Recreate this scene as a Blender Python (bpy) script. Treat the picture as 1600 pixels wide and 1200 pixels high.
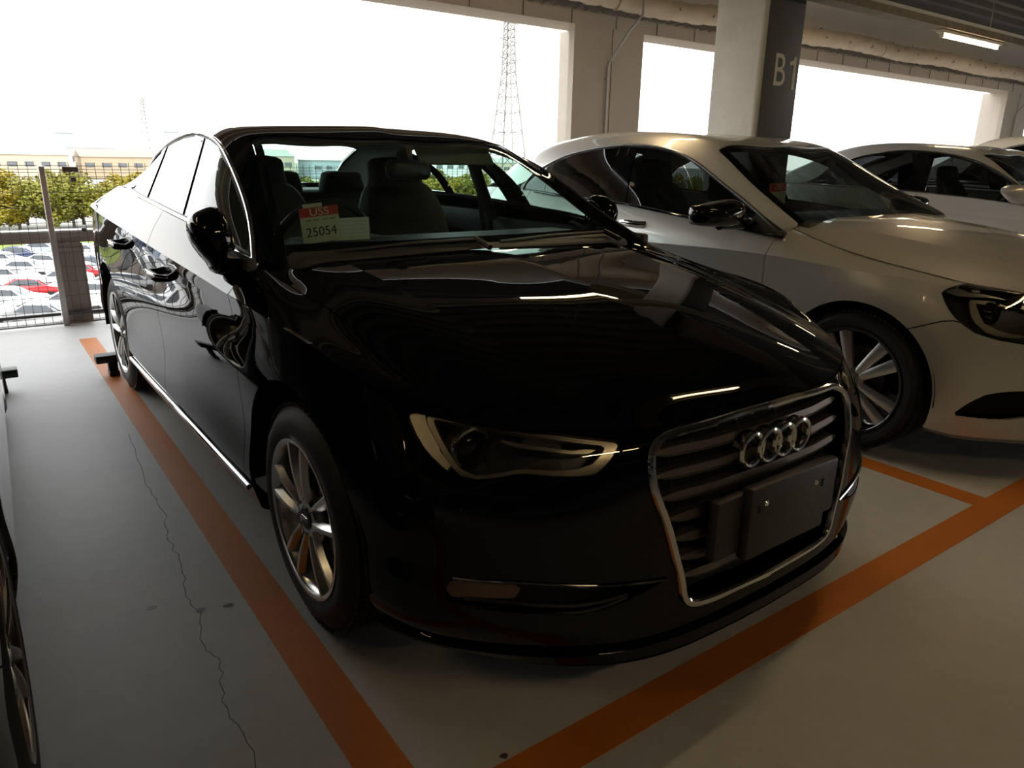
import bpy, bmesh, math, random
import numpy as np
from mathutils import Vector, Matrix

random.seed(7); RNG = np.random.default_rng(7)
for o in list(bpy.data.objects): bpy.data.objects.remove(o)
SC = bpy.context.scene
COL = SC.collection
SC.view_settings.view_transform = 'Standard'
SC.view_settings.look = 'None'
SC.view_settings.gamma = 1.0
SC.view_settings.use_curve_mapping = False
SC.view_settings.exposure = 1.0

# ---------------------------------------------------------------- camera
CAM = dict(C=(-1.4560, -1.7682, 1.2417), yaw=math.radians(36.016), pitch=math.radians(-16.940), roll=math.radians(0.968), f=1145.28)
def cam_axes(yaw, pitch, roll):
    f = np.array([math.sin(yaw)*math.cos(pitch), math.cos(yaw)*math.cos(pitch), math.sin(pitch)])
    r = np.array([math.cos(yaw), -math.sin(yaw), 0.0]); u = np.cross(r, f)
    c, s = math.cos(roll), math.sin(roll)
    return np.array([c*r+s*u, -s*r+c*u, f])
_M = cam_axes(CAM['yaw'], CAM['pitch'], CAM['roll'])
cd = bpy.data.cameras.new('camera'); cam = bpy.data.objects.new('camera', cd); COL.objects.link(cam)
cd.sensor_width = 36.0; cd.lens = CAM['f']/1600*36.0; cd.clip_start = 0.05; cd.clip_end = 4000
cam.matrix_world = Matrix(((_M[0][0], _M[1][0], -_M[2][0], CAM['C'][0]), (_M[0][1], _M[1][1], -_M[2][1], CAM['C'][1]),
                           (_M[0][2], _M[1][2], -_M[2][2], CAM['C'][2]), (0, 0, 0, 1)))
SC.camera = cam

# ---------------------------------------------------------------- world: bright hazy overcast sky
W = bpy.data.worlds.new('world'); SC.world = W; W.use_nodes = True
nt = W.node_tree; nt.nodes.clear()
wo = nt.nodes.new('ShaderNodeOutputWorld'); bg = nt.nodes.new('ShaderNodeBackground')
tc = nt.nodes.new('ShaderNodeTexCoord'); sx = nt.nodes.new('ShaderNodeSeparateXYZ'); cr = nt.nodes.new('ShaderNodeValToRGB')
nt.links.new(tc.outputs['Generated'], sx.inputs[0]); nt.links.new(sx.outputs['Z'], cr.inputs['Fac'])
cr.color_ramp.elements[0].position = 0.0; cr.color_ramp.elements[0].color = (1.0, 0.955, 0.905, 1)
e = cr.color_ramp.elements.new(0.12); e.color = (0.99, 0.985, 0.95, 1)
cr.color_ramp.elements[-1].position = 0.6; cr.color_ramp.elements[-1].color = (0.90, 0.95, 1.0, 1)
nt.links.new(cr.outputs['Color'], bg.inputs['Color']); bg.inputs['Strength'].default_value = 2.3
nt.links.new(bg.outputs[0], wo.inputs[0])
SC.cycles.max_bounces = 8; SC.cycles.transparent_max_bounces = 16
sd = bpy.data.lights.new('sun_offscreen', 'SUN'); sun = bpy.data.objects.new('sun_offscreen', sd); COL.objects.link(sun)
sd.energy = 1.1; sd.angle = math.radians(12); sd.color = (1.0, 0.95, 0.86); sun.rotation_euler = (math.radians(38), 0, math.radians(-25)); sun.location = (0, 0, 40)

# ---------------------------------------------------------------- materials
MATS = {}
def mat(name, col, rough=0.5, metal=0.0, spec=0.5, coat=0.0, coat_rough=0.03, noise=0.0, nscale=20.0, bump=0.0, bscale=60.0, emit=None, estr=0.0, trans=0.0, flake=0.0, alpha=1.0):
    if name in MATS: return MATS[name]
    m = bpy.data.materials.new(name); m.use_nodes = True; MATS[name] = m
    n = m.node_tree.nodes; l = m.node_tree.links; b = n['Principled BSDF']
    b.inputs['Base Color'].default_value = (*col, 1); b.inputs['Roughness'].default_value = rough
    b.inputs['Metallic'].default_value = metal; b.inputs['Specular IOR Level'].default_value = spec
    b.inputs['Coat Weight'].default_value = coat; b.inputs['Coat Roughness'].default_value = coat_rough
    b.inputs['Transmission Weight'].default_value = trans; b.inputs['Alpha'].default_value = alpha
    if emit: b.inputs['Emission Color'].default_value = (*emit, 1); b.inputs['Emission Strength'].default_value = estr
    t = n.new('ShaderNodeTexCoord')
    if noise > 0 or flake > 0:
        nz = n.new('ShaderNodeTexNoise'); nz.inputs['Scale'].default_value = nscale if noise > 0 else 2500.0; nz.inputs['Detail'].default_value = 5
        l.new(t.outputs['Object'], nz.inputs['Vector'])
        k = noise if noise > 0 else flake
        mx = n.new('ShaderNodeMix'); mx.data_type = 'RGBA'
        mx.inputs['A'].default_value = (*[max(0, c*(1-k)) for c in col], 1); mx.inputs['B'].default_value = (*[min(1, c*(1+k)) for c in col], 1)
        l.new(nz.outputs['Fac'], mx.inputs['Factor']); l.new(mx.outputs['Result'], b.inputs['Base Color'])
    if bump > 0:
        nb = n.new('ShaderNodeTexNoise'); nb.inputs['Scale'].default_value = bscale; nb.inputs['Detail'].default_value = 6
        l.new(t.outputs['Object'], nb.inputs['Vector'])
        bp = n.new('ShaderNodeBump'); bp.inputs['Strength'].default_value = bump; bp.inputs['Distance'].default_value = 0.01
        l.new(nb.outputs['Fac'], bp.inputs['Height']); l.new(bp.outputs[0], b.inputs['Normal'])
    return m
def glass(name, tint=(0.8, 0.9, 0.86), f0=0.045, rough=0.0):
    if name in MATS: return MATS[name]
    m = bpy.data.materials.new(name); m.use_nodes = True; MATS[name] = m
    n = m.node_tree.nodes; l = m.node_tree.links; n.clear()
    o = n.new('ShaderNodeOutputMaterial'); mx = n.new('ShaderNodeMixShader'); tr = n.new('ShaderNodeBsdfTransparent'); gl = n.new('ShaderNodeBsdfGlossy')
    tr.inputs['Color'].default_value = (*tint, 1); gl.inputs['Roughness'].default_value = rough
    ge = n.new('ShaderNodeNewGeometry'); dt = n.new('ShaderNodeVectorMath'); dt.operation = 'DOT_PRODUCT'; l.new(ge.outputs['Incoming'], dt.inputs[0]); l.new(ge.outputs['Normal'], dt.inputs[1])
    prev = dt.outputs['Value']
    for op, k in (('ABSOLUTE', None), ('SUBTRACT', 1.0), ('POWER', 5.0), ('MULTIPLY_ADD', None)):   # thin pane: Schlick on both faces
        q = n.new('ShaderNodeMath'); q.operation = op; q.use_clamp = True
        if op == 'SUBTRACT': q.inputs[0].default_value = 1.0; l.new(prev, q.inputs[1])
        else:
            l.new(prev, q.inputs[0])
            if op == 'POWER': q.inputs[1].default_value = 5.0
            if op == 'MULTIPLY_ADD': q.inputs[1].default_value = 1-f0*1.8; q.inputs[2].default_value = f0*1.8
        prev = q.outputs[0]
    l.new(prev, mx.inputs[0]); l.new(tr.outputs[0], mx.inputs[1]); l.new(gl.outputs[0], mx.inputs[2]); l.new(mx.outputs[0], o.inputs[0])
    return m
M_BLACKPAINT = mat('black_paint', (0.0022, 0.0024, 0.0032), 0.5, 0.0, 0.0, coat=0.7, coat_rough=0.01)
M_CHROME = mat('chrome', (0.72, 0.71, 0.69), 0.08, 1.0)
M_ALU = mat('brushed_aluminium', (0.62, 0.61, 0.58), 0.24, 1.0, noise=0.05, nscale=90)
M_RUBBER = mat('tyre_rubber', (0.012, 0.012, 0.013), 0.62, 0, 0.35, noise=0.3, nscale=60, bump=0.1, bscale=300)
M_PLASTIC = mat('black_plastic', (0.012, 0.012, 0.013), 0.45, 0, 0.4, noise=0.2, nscale=200)
M_GLOSSBLACK = mat('gloss_black', (0.004, 0.004, 0.005), 0.06, 0, 0.5)
M_DARK = mat('underbody_black', (0.004, 0.004, 0.004), 0.9, noise=0.2)
M_GLASS = glass('window_glass', (0.74, 0.91, 0.85))
M_TINT = glass('privacy_glass', (0.10, 0.11, 0.115))
M_LENS = glass('lamp_lens', (0.95, 0.96, 0.95), 0.04)
M_SEAT = mat('seat_cloth', (0.055, 0.058, 0.06), 0.8, noise=0.25, nscale=150)
M_TRIM = mat('interior_trim', (0.05, 0.052, 0.055), 0.6, noise=0.15, nscale=120)
M_HEADLINER = mat('headliner', (0.22, 0.21, 0.19), 0.9, noise=0.1, nscale=200)

# ---------------------------------------------------------------- object helpers
def tag(o, label=None, cat=None, group=None, kind=None):
    if label: o['label'] = label
    if cat: o['category'] = cat
    if group: o['group'] = group
    if kind: o['kind'] = kind
    return o
def empty(name, loc=(0, 0, 0), rz=0.0):
    o = bpy.data.objects.new(name, None); COL.objects.link(o); o.location = loc; o.rotation_euler = (0, 0, rz); o.empty_display_size = 0.1
    return o
def link(name, me, parent=None, loc=None, rot=None, scale=None):
    o = bpy.data.objects.new(name, me); COL.objects.link(o)
    if parent: o.parent = parent
    if loc is not None: o.location = loc
    if rot is not None: o.rotation_euler = rot
    if scale is not None: o.scale = scale
    return o
def obj(name, V, F, m, parent=None, smooth=True, N=None, auto=None, mats=None, mi=None):
    me = bpy.data.meshes.new(name); me.from_pydata([tuple(map(float, v)) for v in V], [], [tuple(map(int, f)) for f in F])
    me.materials.append(m)
    for x in (mats or []): me.materials.append(x)
    if mi is not None: me.polygons.foreach_set('material_index', mi)
    if smooth: me.polygons.foreach_set('use_smooth', [True]*len(me.polygons))
    me.update()
    if auto is not None and N is None: me.set_sharp_from_angle(angle=math.radians(auto))
    if N is not None: me.normals_split_custom_set_from_vertices([tuple(map(float, v)) for v in N])
    return link(name, me, parent)

class MB:
    """collects shapes for one mesh"""
    def __init__(s): s.V = []; s.F = []; s.mi = []
    def add(s, V, F, mi=0):
        b = len(s.V); s.V.extend([tuple(v) for v in V]); s.F.extend([tuple(i+b for i in f) for f in F]); s.mi.extend([mi]*len(F)); return s
    def box(s, c, d, rz=0.0, bev=0.0, mi=0, M=None):
        hx, hy, hz = d[0]/2, d[1]/2, d[2]/2
        if bev > 0:
            bm = bmesh.new(); bmesh.ops.create_cube(bm, size=1.0)
            for v in bm.verts: v.co = Vector((v.co.x*d[0], v.co.y*d[1], v.co.z*d[2]))
            bmesh.ops.bevel(bm, geom=bm.edges[:], offset=min(bev, min(d)*0.49), segments=2, affect='EDGES', profile=0.5)
            V = [v.co.copy() for v in bm.verts]; bm.verts.index_update(); F = [[v.index for v in f.verts] for f in bm.faces]; bm.free()
        else:
            V = [Vector((x, y, z)) for x in (-hx, hx) for y in (-hy, hy) for z in (-hz, hz)]
            F = [(0, 1, 3, 2), (4, 6, 7, 5), (0, 4, 5, 1), (2, 3, 7, 6), (0, 2, 6, 4), (1, 5, 7, 3)]
        R = M if M is not None else Matrix.Rotation(rz, 3, 'Z')
        return s.add([R @ v + Vector(c) for v in V], F, mi)
    def tube(s, pts, r, n=8, closed=False, caps=True, mi=0, rs=None, flat=1.0):
        P = [Vector(p) for p in pts]; m = len(P); V = []; F = []
        up = None
        for i in range(m):
            a = P[i-1] if (i > 0 or closed) else P[i]; b = P[(i+1) % m] if (i < m-1 or closed) else P[i]
            t = (b-a).normalized()
            if up is None: up = Vector((0, 0, 1)) if abs(t.z) < 0.9 else Vector((1, 0, 0))
            x = t.cross(up)
            if x.length < 1e-6: x = t.orthogonal()
            x.normalize(); y = x.cross(t).normalized(); up = y
            rr = rs[i] if rs else r
            for k in range(n):
                an = 2*math.pi*k/n; V.append(P[i] + x*math.cos(an)*rr + y*math.sin(an)*rr*flat)
        for i in range(m if closed else m-1):
            for k in range(n):
                a = i*n+k; b = i*n+(k+1) % n; c = ((i+1) % m)*n+(k+1) % n; d = ((i+1) % m)*n+k
                F.append((a, d, c, b))
        if caps and not closed: F.append(tuple(range(n))); F.append(tuple(range((m-1)*n+n-1, (m-1)*n-1, -1)))
        return s.add(V, F, mi)
    def lathe(s, prof, axis='X', n=48, c=(0, 0, 0), closed=False, mi=0):
        V = []; F = []; m = len(prof)
        for k in range(n):
            a = 2*math.pi*k/n; ca, sa = math.cos(a), math.sin(a)
            for (h, r) in prof:
                if axis == 'X': V.append((c[0]+h, c[1]+r*ca, c[2]+r*sa))
                elif axis == 'Y': V.append((c[0]+r*sa, c[1]+h, c[2]+r*ca))
                else: V.append((c[0]+r*ca, c[1]+r*sa, c[2]+h))
        for k in range(n):
            k2 = (k+1) % n
            for i in range(m if closed else m-1):
                j = (i+1) % m; F.append((k*m+i, k2*m+i, k2*m+j, k*m+j))
        return s.add(V, F, mi)
    def prism(s, poly, h0, h1, axis='Z', mi=0):
        n = len(poly); V = []
        for h in (h0, h1):
            for (a, b) in poly: V.append({'Z': (a, b, h), 'Y': (a, h, b), 'X': (h, a, b)}[axis])
        F = [tuple(range(n-1, -1, -1)), tuple(range(n, 2*n))]+[(i, (i+1) % n, n+(i+1) % n, n+i) for i in range(n)]
        return s.add(V, F, mi)
    def build(s, name, m, parent=None, smooth=True, auto=35, mats=None):
        return obj(name, s.V, s.F, m, parent, smooth, None, auto if smooth else None, mats, s.mi if mats else None)
    def xf(s, M):
        s.V = [tuple(M @ Vector(v)) for v in s.V]; return s
def fix_normals(o):
    bm = bmesh.new(); bm.from_mesh(o.data); bmesh.ops.recalc_face_normals(bm, faces=bm.faces[:]); bm.to_mesh(o.data); bm.free(); return o

# ---------------------------------------------------------------- curved skins: rails -> grid -> clipped panels
def nspline(t, P, tq):
    t = np.asarray(t, float); P = np.asarray(P, float); n = len(t)
    if n == 2:
        k = ((np.asarray(tq)-t[0])/(t[1]-t[0]))[:, None]; return P[0]*(1-k)+P[1]*k
    h = np.diff(t); A = np.eye(n); R = np.zeros((n,)+P.shape[1:])
    for i in range(1, n-1):
        A[i, i-1] = h[i-1]; A[i, i] = 2*(h[i-1]+h[i]); A[i, i+1] = h[i]
        R[i] = 6*((P[i+1]-P[i])/h[i]-(P[i]-P[i-1])/h[i-1])
    Mm = np.linalg.solve(A, R); tq = np.asarray(tq, float)
    j = np.clip(np.searchsorted(t, tq)-1, 0, n-2); hh = h[j][:, None]; a = (t[j+1]-tq)[:, None]; b = (tq-t[j])[:, None]
    return Mm[j]*a**3/(6*hh)+Mm[j+1]*b**3/(6*hh)+(P[j]/hh-Mm[j]*hh/6)*a+(P[j+1]/hh-Mm[j+1]*hh/6)*b
def grids(rails, nu, nv, creases=()):
    """rails [level][station] of (w,y,z); returns grids (nu,k,3), one per crease band; x = -w"""
    R = np.array(rails, float); nl, ns, _ = R.shape
    ch = np.linalg.norm(np.diff(R, axis=1), axis=2).mean(0)+1e-6; t = np.concatenate([[0], np.cumsum(ch)])
    # even sampling with the stations kept
    tq = np.unique(np.concatenate([np.linspace(0, t[-1], nu), t]))
    D = np.stack([nspline(t, R[k], tq) for k in range(nl)])      # nl, nu, 3
    D[:, :, 0] = np.maximum(D[:, :, 0], 0); cuts = [0]+list(creases)+[nl-1]; out = []
    for a, b in zip(cuts[:-1], cuts[1:]):
        k = nv*(b-a)+1; G = np.zeros((len(tq), k, 3))
        for i in range(len(tq)):
            P = D[a:b+1, i]; d = np.linalg.norm(np.diff(P, axis=0), axis=1)+1e-5; s = np.concatenate([[0], np.cumsum(d)])
            q = np.concatenate([np.linspace(s[m], s[m+1], nv, endpoint=False) for m in range(b-a)]+[[s[-1]]])
            G[i] = nspline(s, P, q)
        G[:, :, 0] = -np.maximum(G[:, :, 0], 0); out.append(G)
    return out
class Skin:
    def __init__(s, V, N, F): s.V = V; s.N = N; s.F = F
    @staticmethod
    def from_grids(gs, out=None):
        Vs = []; Ns = []; Fs = []; b = 0
        for G in gs:
            du = np.gradient(G, axis=0); dv = np.gradient(G, axis=1); n = np.cross(du, dv); n /= np.linalg.norm(n, axis=2, keepdims=True)+1e-12
            c = np.abs(G[:, :, 0]) < 1e-6; n[c, 0] = 0; n /= np.linalg.norm(n, axis=2, keepdims=True)+1e-12
            # outward: away from the car's core
            core = np.array([0, 1.3, 0.6]) if out is None else np.array(out); m = G.reshape(-1, 3)-core
            flip = (n.reshape(-1, 3)*m).sum(1).mean() < 0
            if flip: n = -n
            nu, nv = G.shape[:2]; idx = np.arange(nu*nv).reshape(nu, nv)+b
            q = np.stack([idx[:-1, :-1], idx[1:, :-1], idx[1:, 1:], idx[:-1, 1:]], -1).reshape(-1, 4)
            if flip: q = q[:, ::-1]
            Vs.append(G.reshape(-1, 3)); Ns.append(n.reshape(-1, 3)); Fs += [tuple(x) for x in q]; b += nu*nv
        return Skin(np.concatenate(Vs), np.concatenate(Ns), Fs)
    def __add__(s, o):
        n = len(s.V); return Skin(np.concatenate([s.V, o.V]), np.concatenate([s.N, o.N]), s.F+[tuple(i+n for i in f) for f in o.F])
    def clip(s, fn):
        d = fn(s.V) if callable(fn) else fn
        V = list(s.V); N = list(s.N); F = []; cut = {}
        ins = d >= 0
        for f in s.F:
            k = sum(ins[i] for i in f)
            if k == len(f): F.append(f); continue
            if k == 0: continue
            nf = []
            for a, b in zip(f, f[1:]+f[:1]):
                if ins[a]: nf.append(a)
                if ins[a] != ins[b]:
                    key = (min(a, b), max(a, b))
                    if key not in cut:
                        lo, hi = key; t = d[lo]/(d[lo]-d[hi]); cut[key] = len(V)
                        V.append(s.V[lo]*(1-t)+s.V[hi]*t); n = s.N[lo]*(1-t)+s.N[hi]*t; N.append(n/(np.linalg.norm(n)+1e-12))
                    nf.append(cut[key])
            if len(nf) >= 3: F.append(tuple(nf))
        return Skin(np.array(V), np.array(N), F).compact()
    def compact(s):
        u = sorted({i for f in s.F for i in f}); m = {o: i for i, o in enumerate(u)}
        if not u: return Skin(np.zeros((0, 3)), np.zeros((0, 3)), [])
        return Skin(s.V[u], s.N[u], [tuple(m[i] for i in f) for f in s.F])
    def mirror(s):
        k = np.array([-1, 1, 1]); return Skin(s.V*k, s.N*k, [f[::-1] for f in s.F])
    def both(s): return s+s.mirror()
    def offset(s, d): return Skin(s.V+s.N*d, s.N, s.F)
    def part(s, name, m, parent, skirt=0.012):
        if not s.F: return None
        V = [tuple(v) for v in s.V]; N = [tuple(v) for v in s.N]; F = list(s.F)
        if skirt:
            cnt = {}
            for f in s.F:
                for a, b in zip(f, f[1:]+f[:1]): cnt[(a, b)] = 1
            bd = [(a, b) for (a, b) in cnt if (b, a) not in cnt and not (abs(s.V[a][0]) < 1e-5 and abs(s.V[b][0]) < 1e-5)]
            mp = {}
            for a, b in bd:
                q = []
                e = s.V[b]-s.V[a]
                for i in (a, b):
                    if i not in mp:
                        en = np.cross(e, s.N[i]); en = en/(np.linalg.norm(en)+1e-12)
                        mp[i] = len(V); V.append(tuple(s.V[i])); V.append(tuple(s.V[i]-s.N[i]*skirt)); N.append(tuple(en)); N.append(tuple(en))
                    q.append(mp[i])
                F.append((q[1], q[0], q[0]+1, q[1]+1))
        return obj(name, V, F, m, parent, True, N)
def seg_dist(P, A, B):
    d = B-A; t = np.clip(((P[:, None]-A)*d).sum(2)/((d*d).sum(1)+1e-12), 0, 1)
    return np.linalg.norm(P[:, None]-(A+d*t[:, :, None]), axis=2)
def poly_sd(P, poly):
    """signed distance, positive inside"""
    A = np.array(poly, float); B = np.roll(A, -1, 0); out = np.empty(len(P))
    for s0 in range(0, len(P), 4000):
        Q = P[s0:s0+4000]; d = seg_dist(Q, A, B).min(1)
        c = ((A[:, 1] > Q[:, None, 1]) != (B[:, 1] > Q[:, None, 1])) & (Q[:, None, 0] < (B[:, 0]-A[:, 0])*(Q[:, None, 1]-A[:, 1])/(B[:, 1]-A[:, 1]+1e-12)+A[:, 0])
        out[s0:s0+4000] = np.where(c.sum(1) % 2 == 1, d, -d)
    return out
def smooth_closed(pts, n=6, corners=()):
    P = np.array(pts, float); m = len(P); out = []
    for i in range(m):
        p0, p1, p2, p3 = P[i-1], P[i], P[(i+1) % m], P[(i+2) % m]
        if i in corners: p0 = p1
        if (i+1) % m in corners: p3 = p2
        for k in range(n):
            t = k/n; out.append(0.5*((2*p1)+(p2-p0)*t+(2*p0-5*p1+4*p2-p3)*t*t+(3*p1-p0-3*p2+p3)*t**3))
    return np.array(out)
def smooth_open(pts, n=6):
    P = np.array(pts, float); d = np.linalg.norm(np.diff(P, axis=0), axis=1); t = np.concatenate([[0], np.cumsum(d)])
    return nspline(t, P, np.linspace(0, t[-1], n*(len(P)-1)+1))
def poly2d(ax, poly): return lambda V: poly_sd(V[:, ax], poly)
# side of an open curve given as value-of-b against a: positive where V[a] > curve(V[b])
def beyond(a, b, pts, sign=1, gap=0.0):
    P = np.array(sorted(pts, key=lambda q: q[0]), float)
    return lambda V: sign*(V[:, a]-np.interp(V[:, b], P[:, 0], P[:, 1]))-gap
class PixCam:
    """photo pixel <-> point in a car's own frame"""
    def __init__(s, loc, rz):
        c, n = math.cos(-rz), math.sin(-rz); d = np.array(CAM['C'])-np.array(loc)
        s.C = np.array([c*d[0]-n*d[1], n*d[0]+c*d[1], d[2]]); s.M = cam_axes(CAM['yaw']+rz, CAM['pitch'], CAM['roll'])
    def px(s, V):
        d = (np.asarray(V)-s.C)@s.M.T; return np.stack([800+CAM['f']*d[:, 0]/d[:, 2], 600-CAM['f']*d[:, 1]/d[:, 2]], 1), d[:, 2]
    def ray(s, px):
        d = np.array([(px[0]-800)/CAM['f'], -(px[1]-600)/CAM['f'], 1.0])@s.M; return s.C, d/np.linalg.norm(d)
    def at(s, px, ax, val):
        C, d = s.ray(px); return C+d*(val-C[ax])/d[ax]
    def inside(s, poly, gap=0.0, sign=1):
        def fn(V):
            q, z = s.px(V); return sign*poly_sd(q, poly)*z/CAM['f']-gap
        return fn
    def hit(s, skin, px):
        """point of a skin seen at a pixel (nearest to the camera)"""
        q, z = s.px(skin.V); d = np.hypot(q[:, 0]-px[0], q[:, 1]-px[1]); facing = ((s.C-skin.V)*skin.N).sum(1) > 0
        d = np.where(facing, d, 1e6); k = np.argsort(d)[:4]; w = 1/(d[k]+.05)**2; w /= w.sum()
        n = (skin.N[k]*w[:, None]).sum(0); return (skin.V[k]*w[:, None]).sum(0), n/np.linalg.norm(n)
# ---------------------------------------------------------------- shared car parts
def wheel(parent, side, y, half_track, r=.316, rim_r=.215, width=.205, style='twin', rim_mat=None, face_mat=None, steer=0.0, detail=True, zc=None):
    """side -1 = the car's right; outer face at half_track"""
    zc = r if zc is None else zc
    rim_mat = rim_mat or M_ALU; hw = width/2
    root = bpy.data.objects.new('wheel', None); 
    prof = [(-hw+.012, rim_r-.012), (-hw, rim_r+.012), (-hw-.004, rim_r+.05), (-hw+.004, r-.035), (-hw+.022, r-.010), (-hw+.040, r-.002)]
    for g in (-.045, -.015, .015, .045):
        prof += [(g*width/.205-.005, r), (g*width/.205-.004, r-.008), (g*width/.205+.004, r-.008), (g*width/.205+.005, r)]
    prof += [(hw-.040, r-.002), (hw-.022, r-.010), (hw-.004, r-.035), (hw+.004, r-.055*1.0 if r-.055 > rim_r+.03 else rim_r+.045), (hw+.003, rim_r+.03), (hw, rim_r+.012), (hw-.012, rim_r-.012)]
    mb = MB(); mb.lathe(prof, 'X', 72)
    # shoulder tread blocks
    if detail:
        for k in range(80):
            a = 2*math.pi*k/80
            for sx in (-1, 1):
                M = Matrix.Rotation(a, 3, 'X'); c = M @ Vector((sx*(hw-.030), 0, r-.0045))
                mb.box(c, (.026, .0165, .0075), M=M)
    # rim: barrel, lip, spokes (mesh of the part 'wheel')
    rb = MB(); rb.lathe([(-hw+.01, rim_r), (-hw+.02, rim_r-.015), (0, rim_r-.03), (hw-.03, rim_r-.022), (hw-.006, rim_r-.012), (hw+.001, rim_r-.004), (hw+.002, rim_r+.006), (hw-.006, rim_r+.008)], 'X', 72)
    face = MB()
    R1 = rim_r-.010; xo = hw-.010; xh = hw-.018
    def spoke(a, r0, r1, w0, w1, x0, x1, off0=0.0, off1=0.0, th=.028, ridge=.010, tgt=face, mi=0):
        M = Matrix.Rotation(a, 3, 'X'); n = 7; V = []; F = []
        for i in range(n):
            t = i/(n-1); rr = r0+(r1-r0)*t; wv = (w0+(w1-w0)*t)/2; x = x0+(x1-x0)*t**1.6+.006*math.sin(math.pi*t); o = off0+(off1-off0)*t
            for (dx, dy) in ((-th, -wv*.9), (-.006, -wv), (ridge*.6, -wv*.35), (ridge*.6, wv*.35), (-.006, wv), (-th, wv*.9)):
                V.append(M @ Vector((x+dx, o+dy, rr)))
        for i in range(n-1):
            for k in range(6): F.append((i*6+k, i*6+(k+1) % 6, (i+1)*6+(k+1) % 6, (i+1)*6+k))
        F += [tuple(range(5, -1, -1)), tuple(range((n-1)*6, n*6))]
        tgt.add(V, F, mi)
    if style == 'twin':      # five pairs
        for k in range(5):
            a = 2*math.pi*k/5+.10
            for s in (-1, 1): spoke(a+s*.235, .050, R1+.004, .021, .040, xh, xo, -s*.006, s*.006, ridge=.016)
        face.lathe([(xh-.03, .070), (xh-.004, .068), (xh+.004, .055), (xh+.004, .034)], 'X', 40)
        for k in range(5):
            M = Matrix.Rotation(2*math.pi*(k+.5)/5+.10, 3, 'X'); c = M @ Vector((xh-.006, 0, .056)); face.lathe([(0, .0), (.004, .0095), (-.012, .0105)], 'X', 12, c)
    elif style == 'wye':     # five split spokes with flat cut faces
        for k in range(5):
            a = 2*math.pi*k/5+.42
            for s in (-1, 1):
                spoke(a+s*.03, .035, R1+.006, .034, .060, xh, xo+.004, s*.010, s*.056, ridge=.002)
        face.lathe([(xh-.03, .066), (xh-.004, .064), (xh+.004, .05), (xh+.004, .03)], 'X', 40)
    else:                    # five broad spokes
        for k in range(5): spoke(2*math.pi*k/5+.2, .04, R1+.004, .060, .085, xh, xo)
        face.lathe([(xh-.03, .066), (xh-.004, .064), (xh+.004, .05), (xh+.004, .03)], 'X', 40)
    rb.V, face.V = rb.V, face.V
    w = rb.build('wheel', rim_mat, parent, auto=40); fix_normals(w)
    f = face.build('spokes', face_mat or rim_mat, w, auto=30); fix_normals(f)
    t = mb.build('tyre', M_RUBBER, w, auto=40); fix_normals(t)
    d = MB(); d.lathe([(-.03, .06), (-.03, .150), (-.008, .150), (-.008, .06), (.02, .058), (.02, .0)], 'X', 48, (hw-.085, 0, 0)).build('brake_disc', mat('brake_steel', (.25, .24, .23), .35, 1.0, noise=.2, nscale=200), w)
    MB().box((hw-.075, .11, .03), (.06, .07, .13), bev=.012).build('brake_caliper', M_PLASTIC, w)
    c = MB(); c.lathe([(0, 0), (.004, .020), (.003, .030), (-.004, .033)], 'X', 32, (xh+.005, 0, 0)); c.build('centre_cap', M_PLASTIC if style == 'twin' else M_ALU, w)
    if style == 'twin':
        e4 = MB()
        for k in range(4):
            yy = (k-1.5)*.0088
            e4.tube([(xh+.0095, yy+.0062*math.cos(q), .0062*math.sin(q)) for q in np.linspace(0, 2*math.pi, 20, endpoint=False)], .0014, 5, closed=True)
        e4.build('ring_badge', M_CHROME, w)
    w.location = (side*(half_track-hw), y, zc); w.rotation_euler = (0, 0, (math.pi if side < 0 else 0)+steer)
    bpy.data.objects.remove(root)
    return w
def cushion(name, outline, y0, y1, m, parent, dome=.3, M=None):
    """closed rounded solid from an outline in (x,z), between y0 (front) and y1"""
    O = np.array(outline, float); c = O.mean(0); V = []; F = []; n = len(O)
    ks = [(0.0, 1.0)]
    prof = [(.25, 0.0), (.65, .10), (.88, .28), (1.0, .62), (1.0, .80), (.92, .95), (.55, 1.0)]
    for k, t in prof:
        for q in O: p = c+(q-c)*k; V.append((p[0], y0+(y1-y0)*t, p[1]))
    for i in range(len(prof)-1):
        for j in range(n): F.append((i*n+j, i*n+(j+1) % n, (i+1)*n+(j+1) % n, (i+1)*n+j))
    F += [tuple(range(n-1, -1, -1)), tuple(range((len(prof)-1)*n, len(prof)*n))]
    if M is not None: V = [tuple(M @ Vector(v)) for v in V]
    o = obj(name, V, F, m, parent, True, None, 60); fix_normals(o); return o
def rrect(w, h, r, cx=0, cz=0, n=5):
    P = []
    for sx, sz, a0 in ((1, 1, 0), (-1, 1, 90), (-1, -1, 180), (1, -1, 270)):
        for k in range(n+1):
            a = math.radians(a0+90*k/n); P.append((cx+sx*(w/2-r)+r*math.cos(a), cz+sz*(h/2-r)+r*math.sin(a)))
    return P
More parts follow.
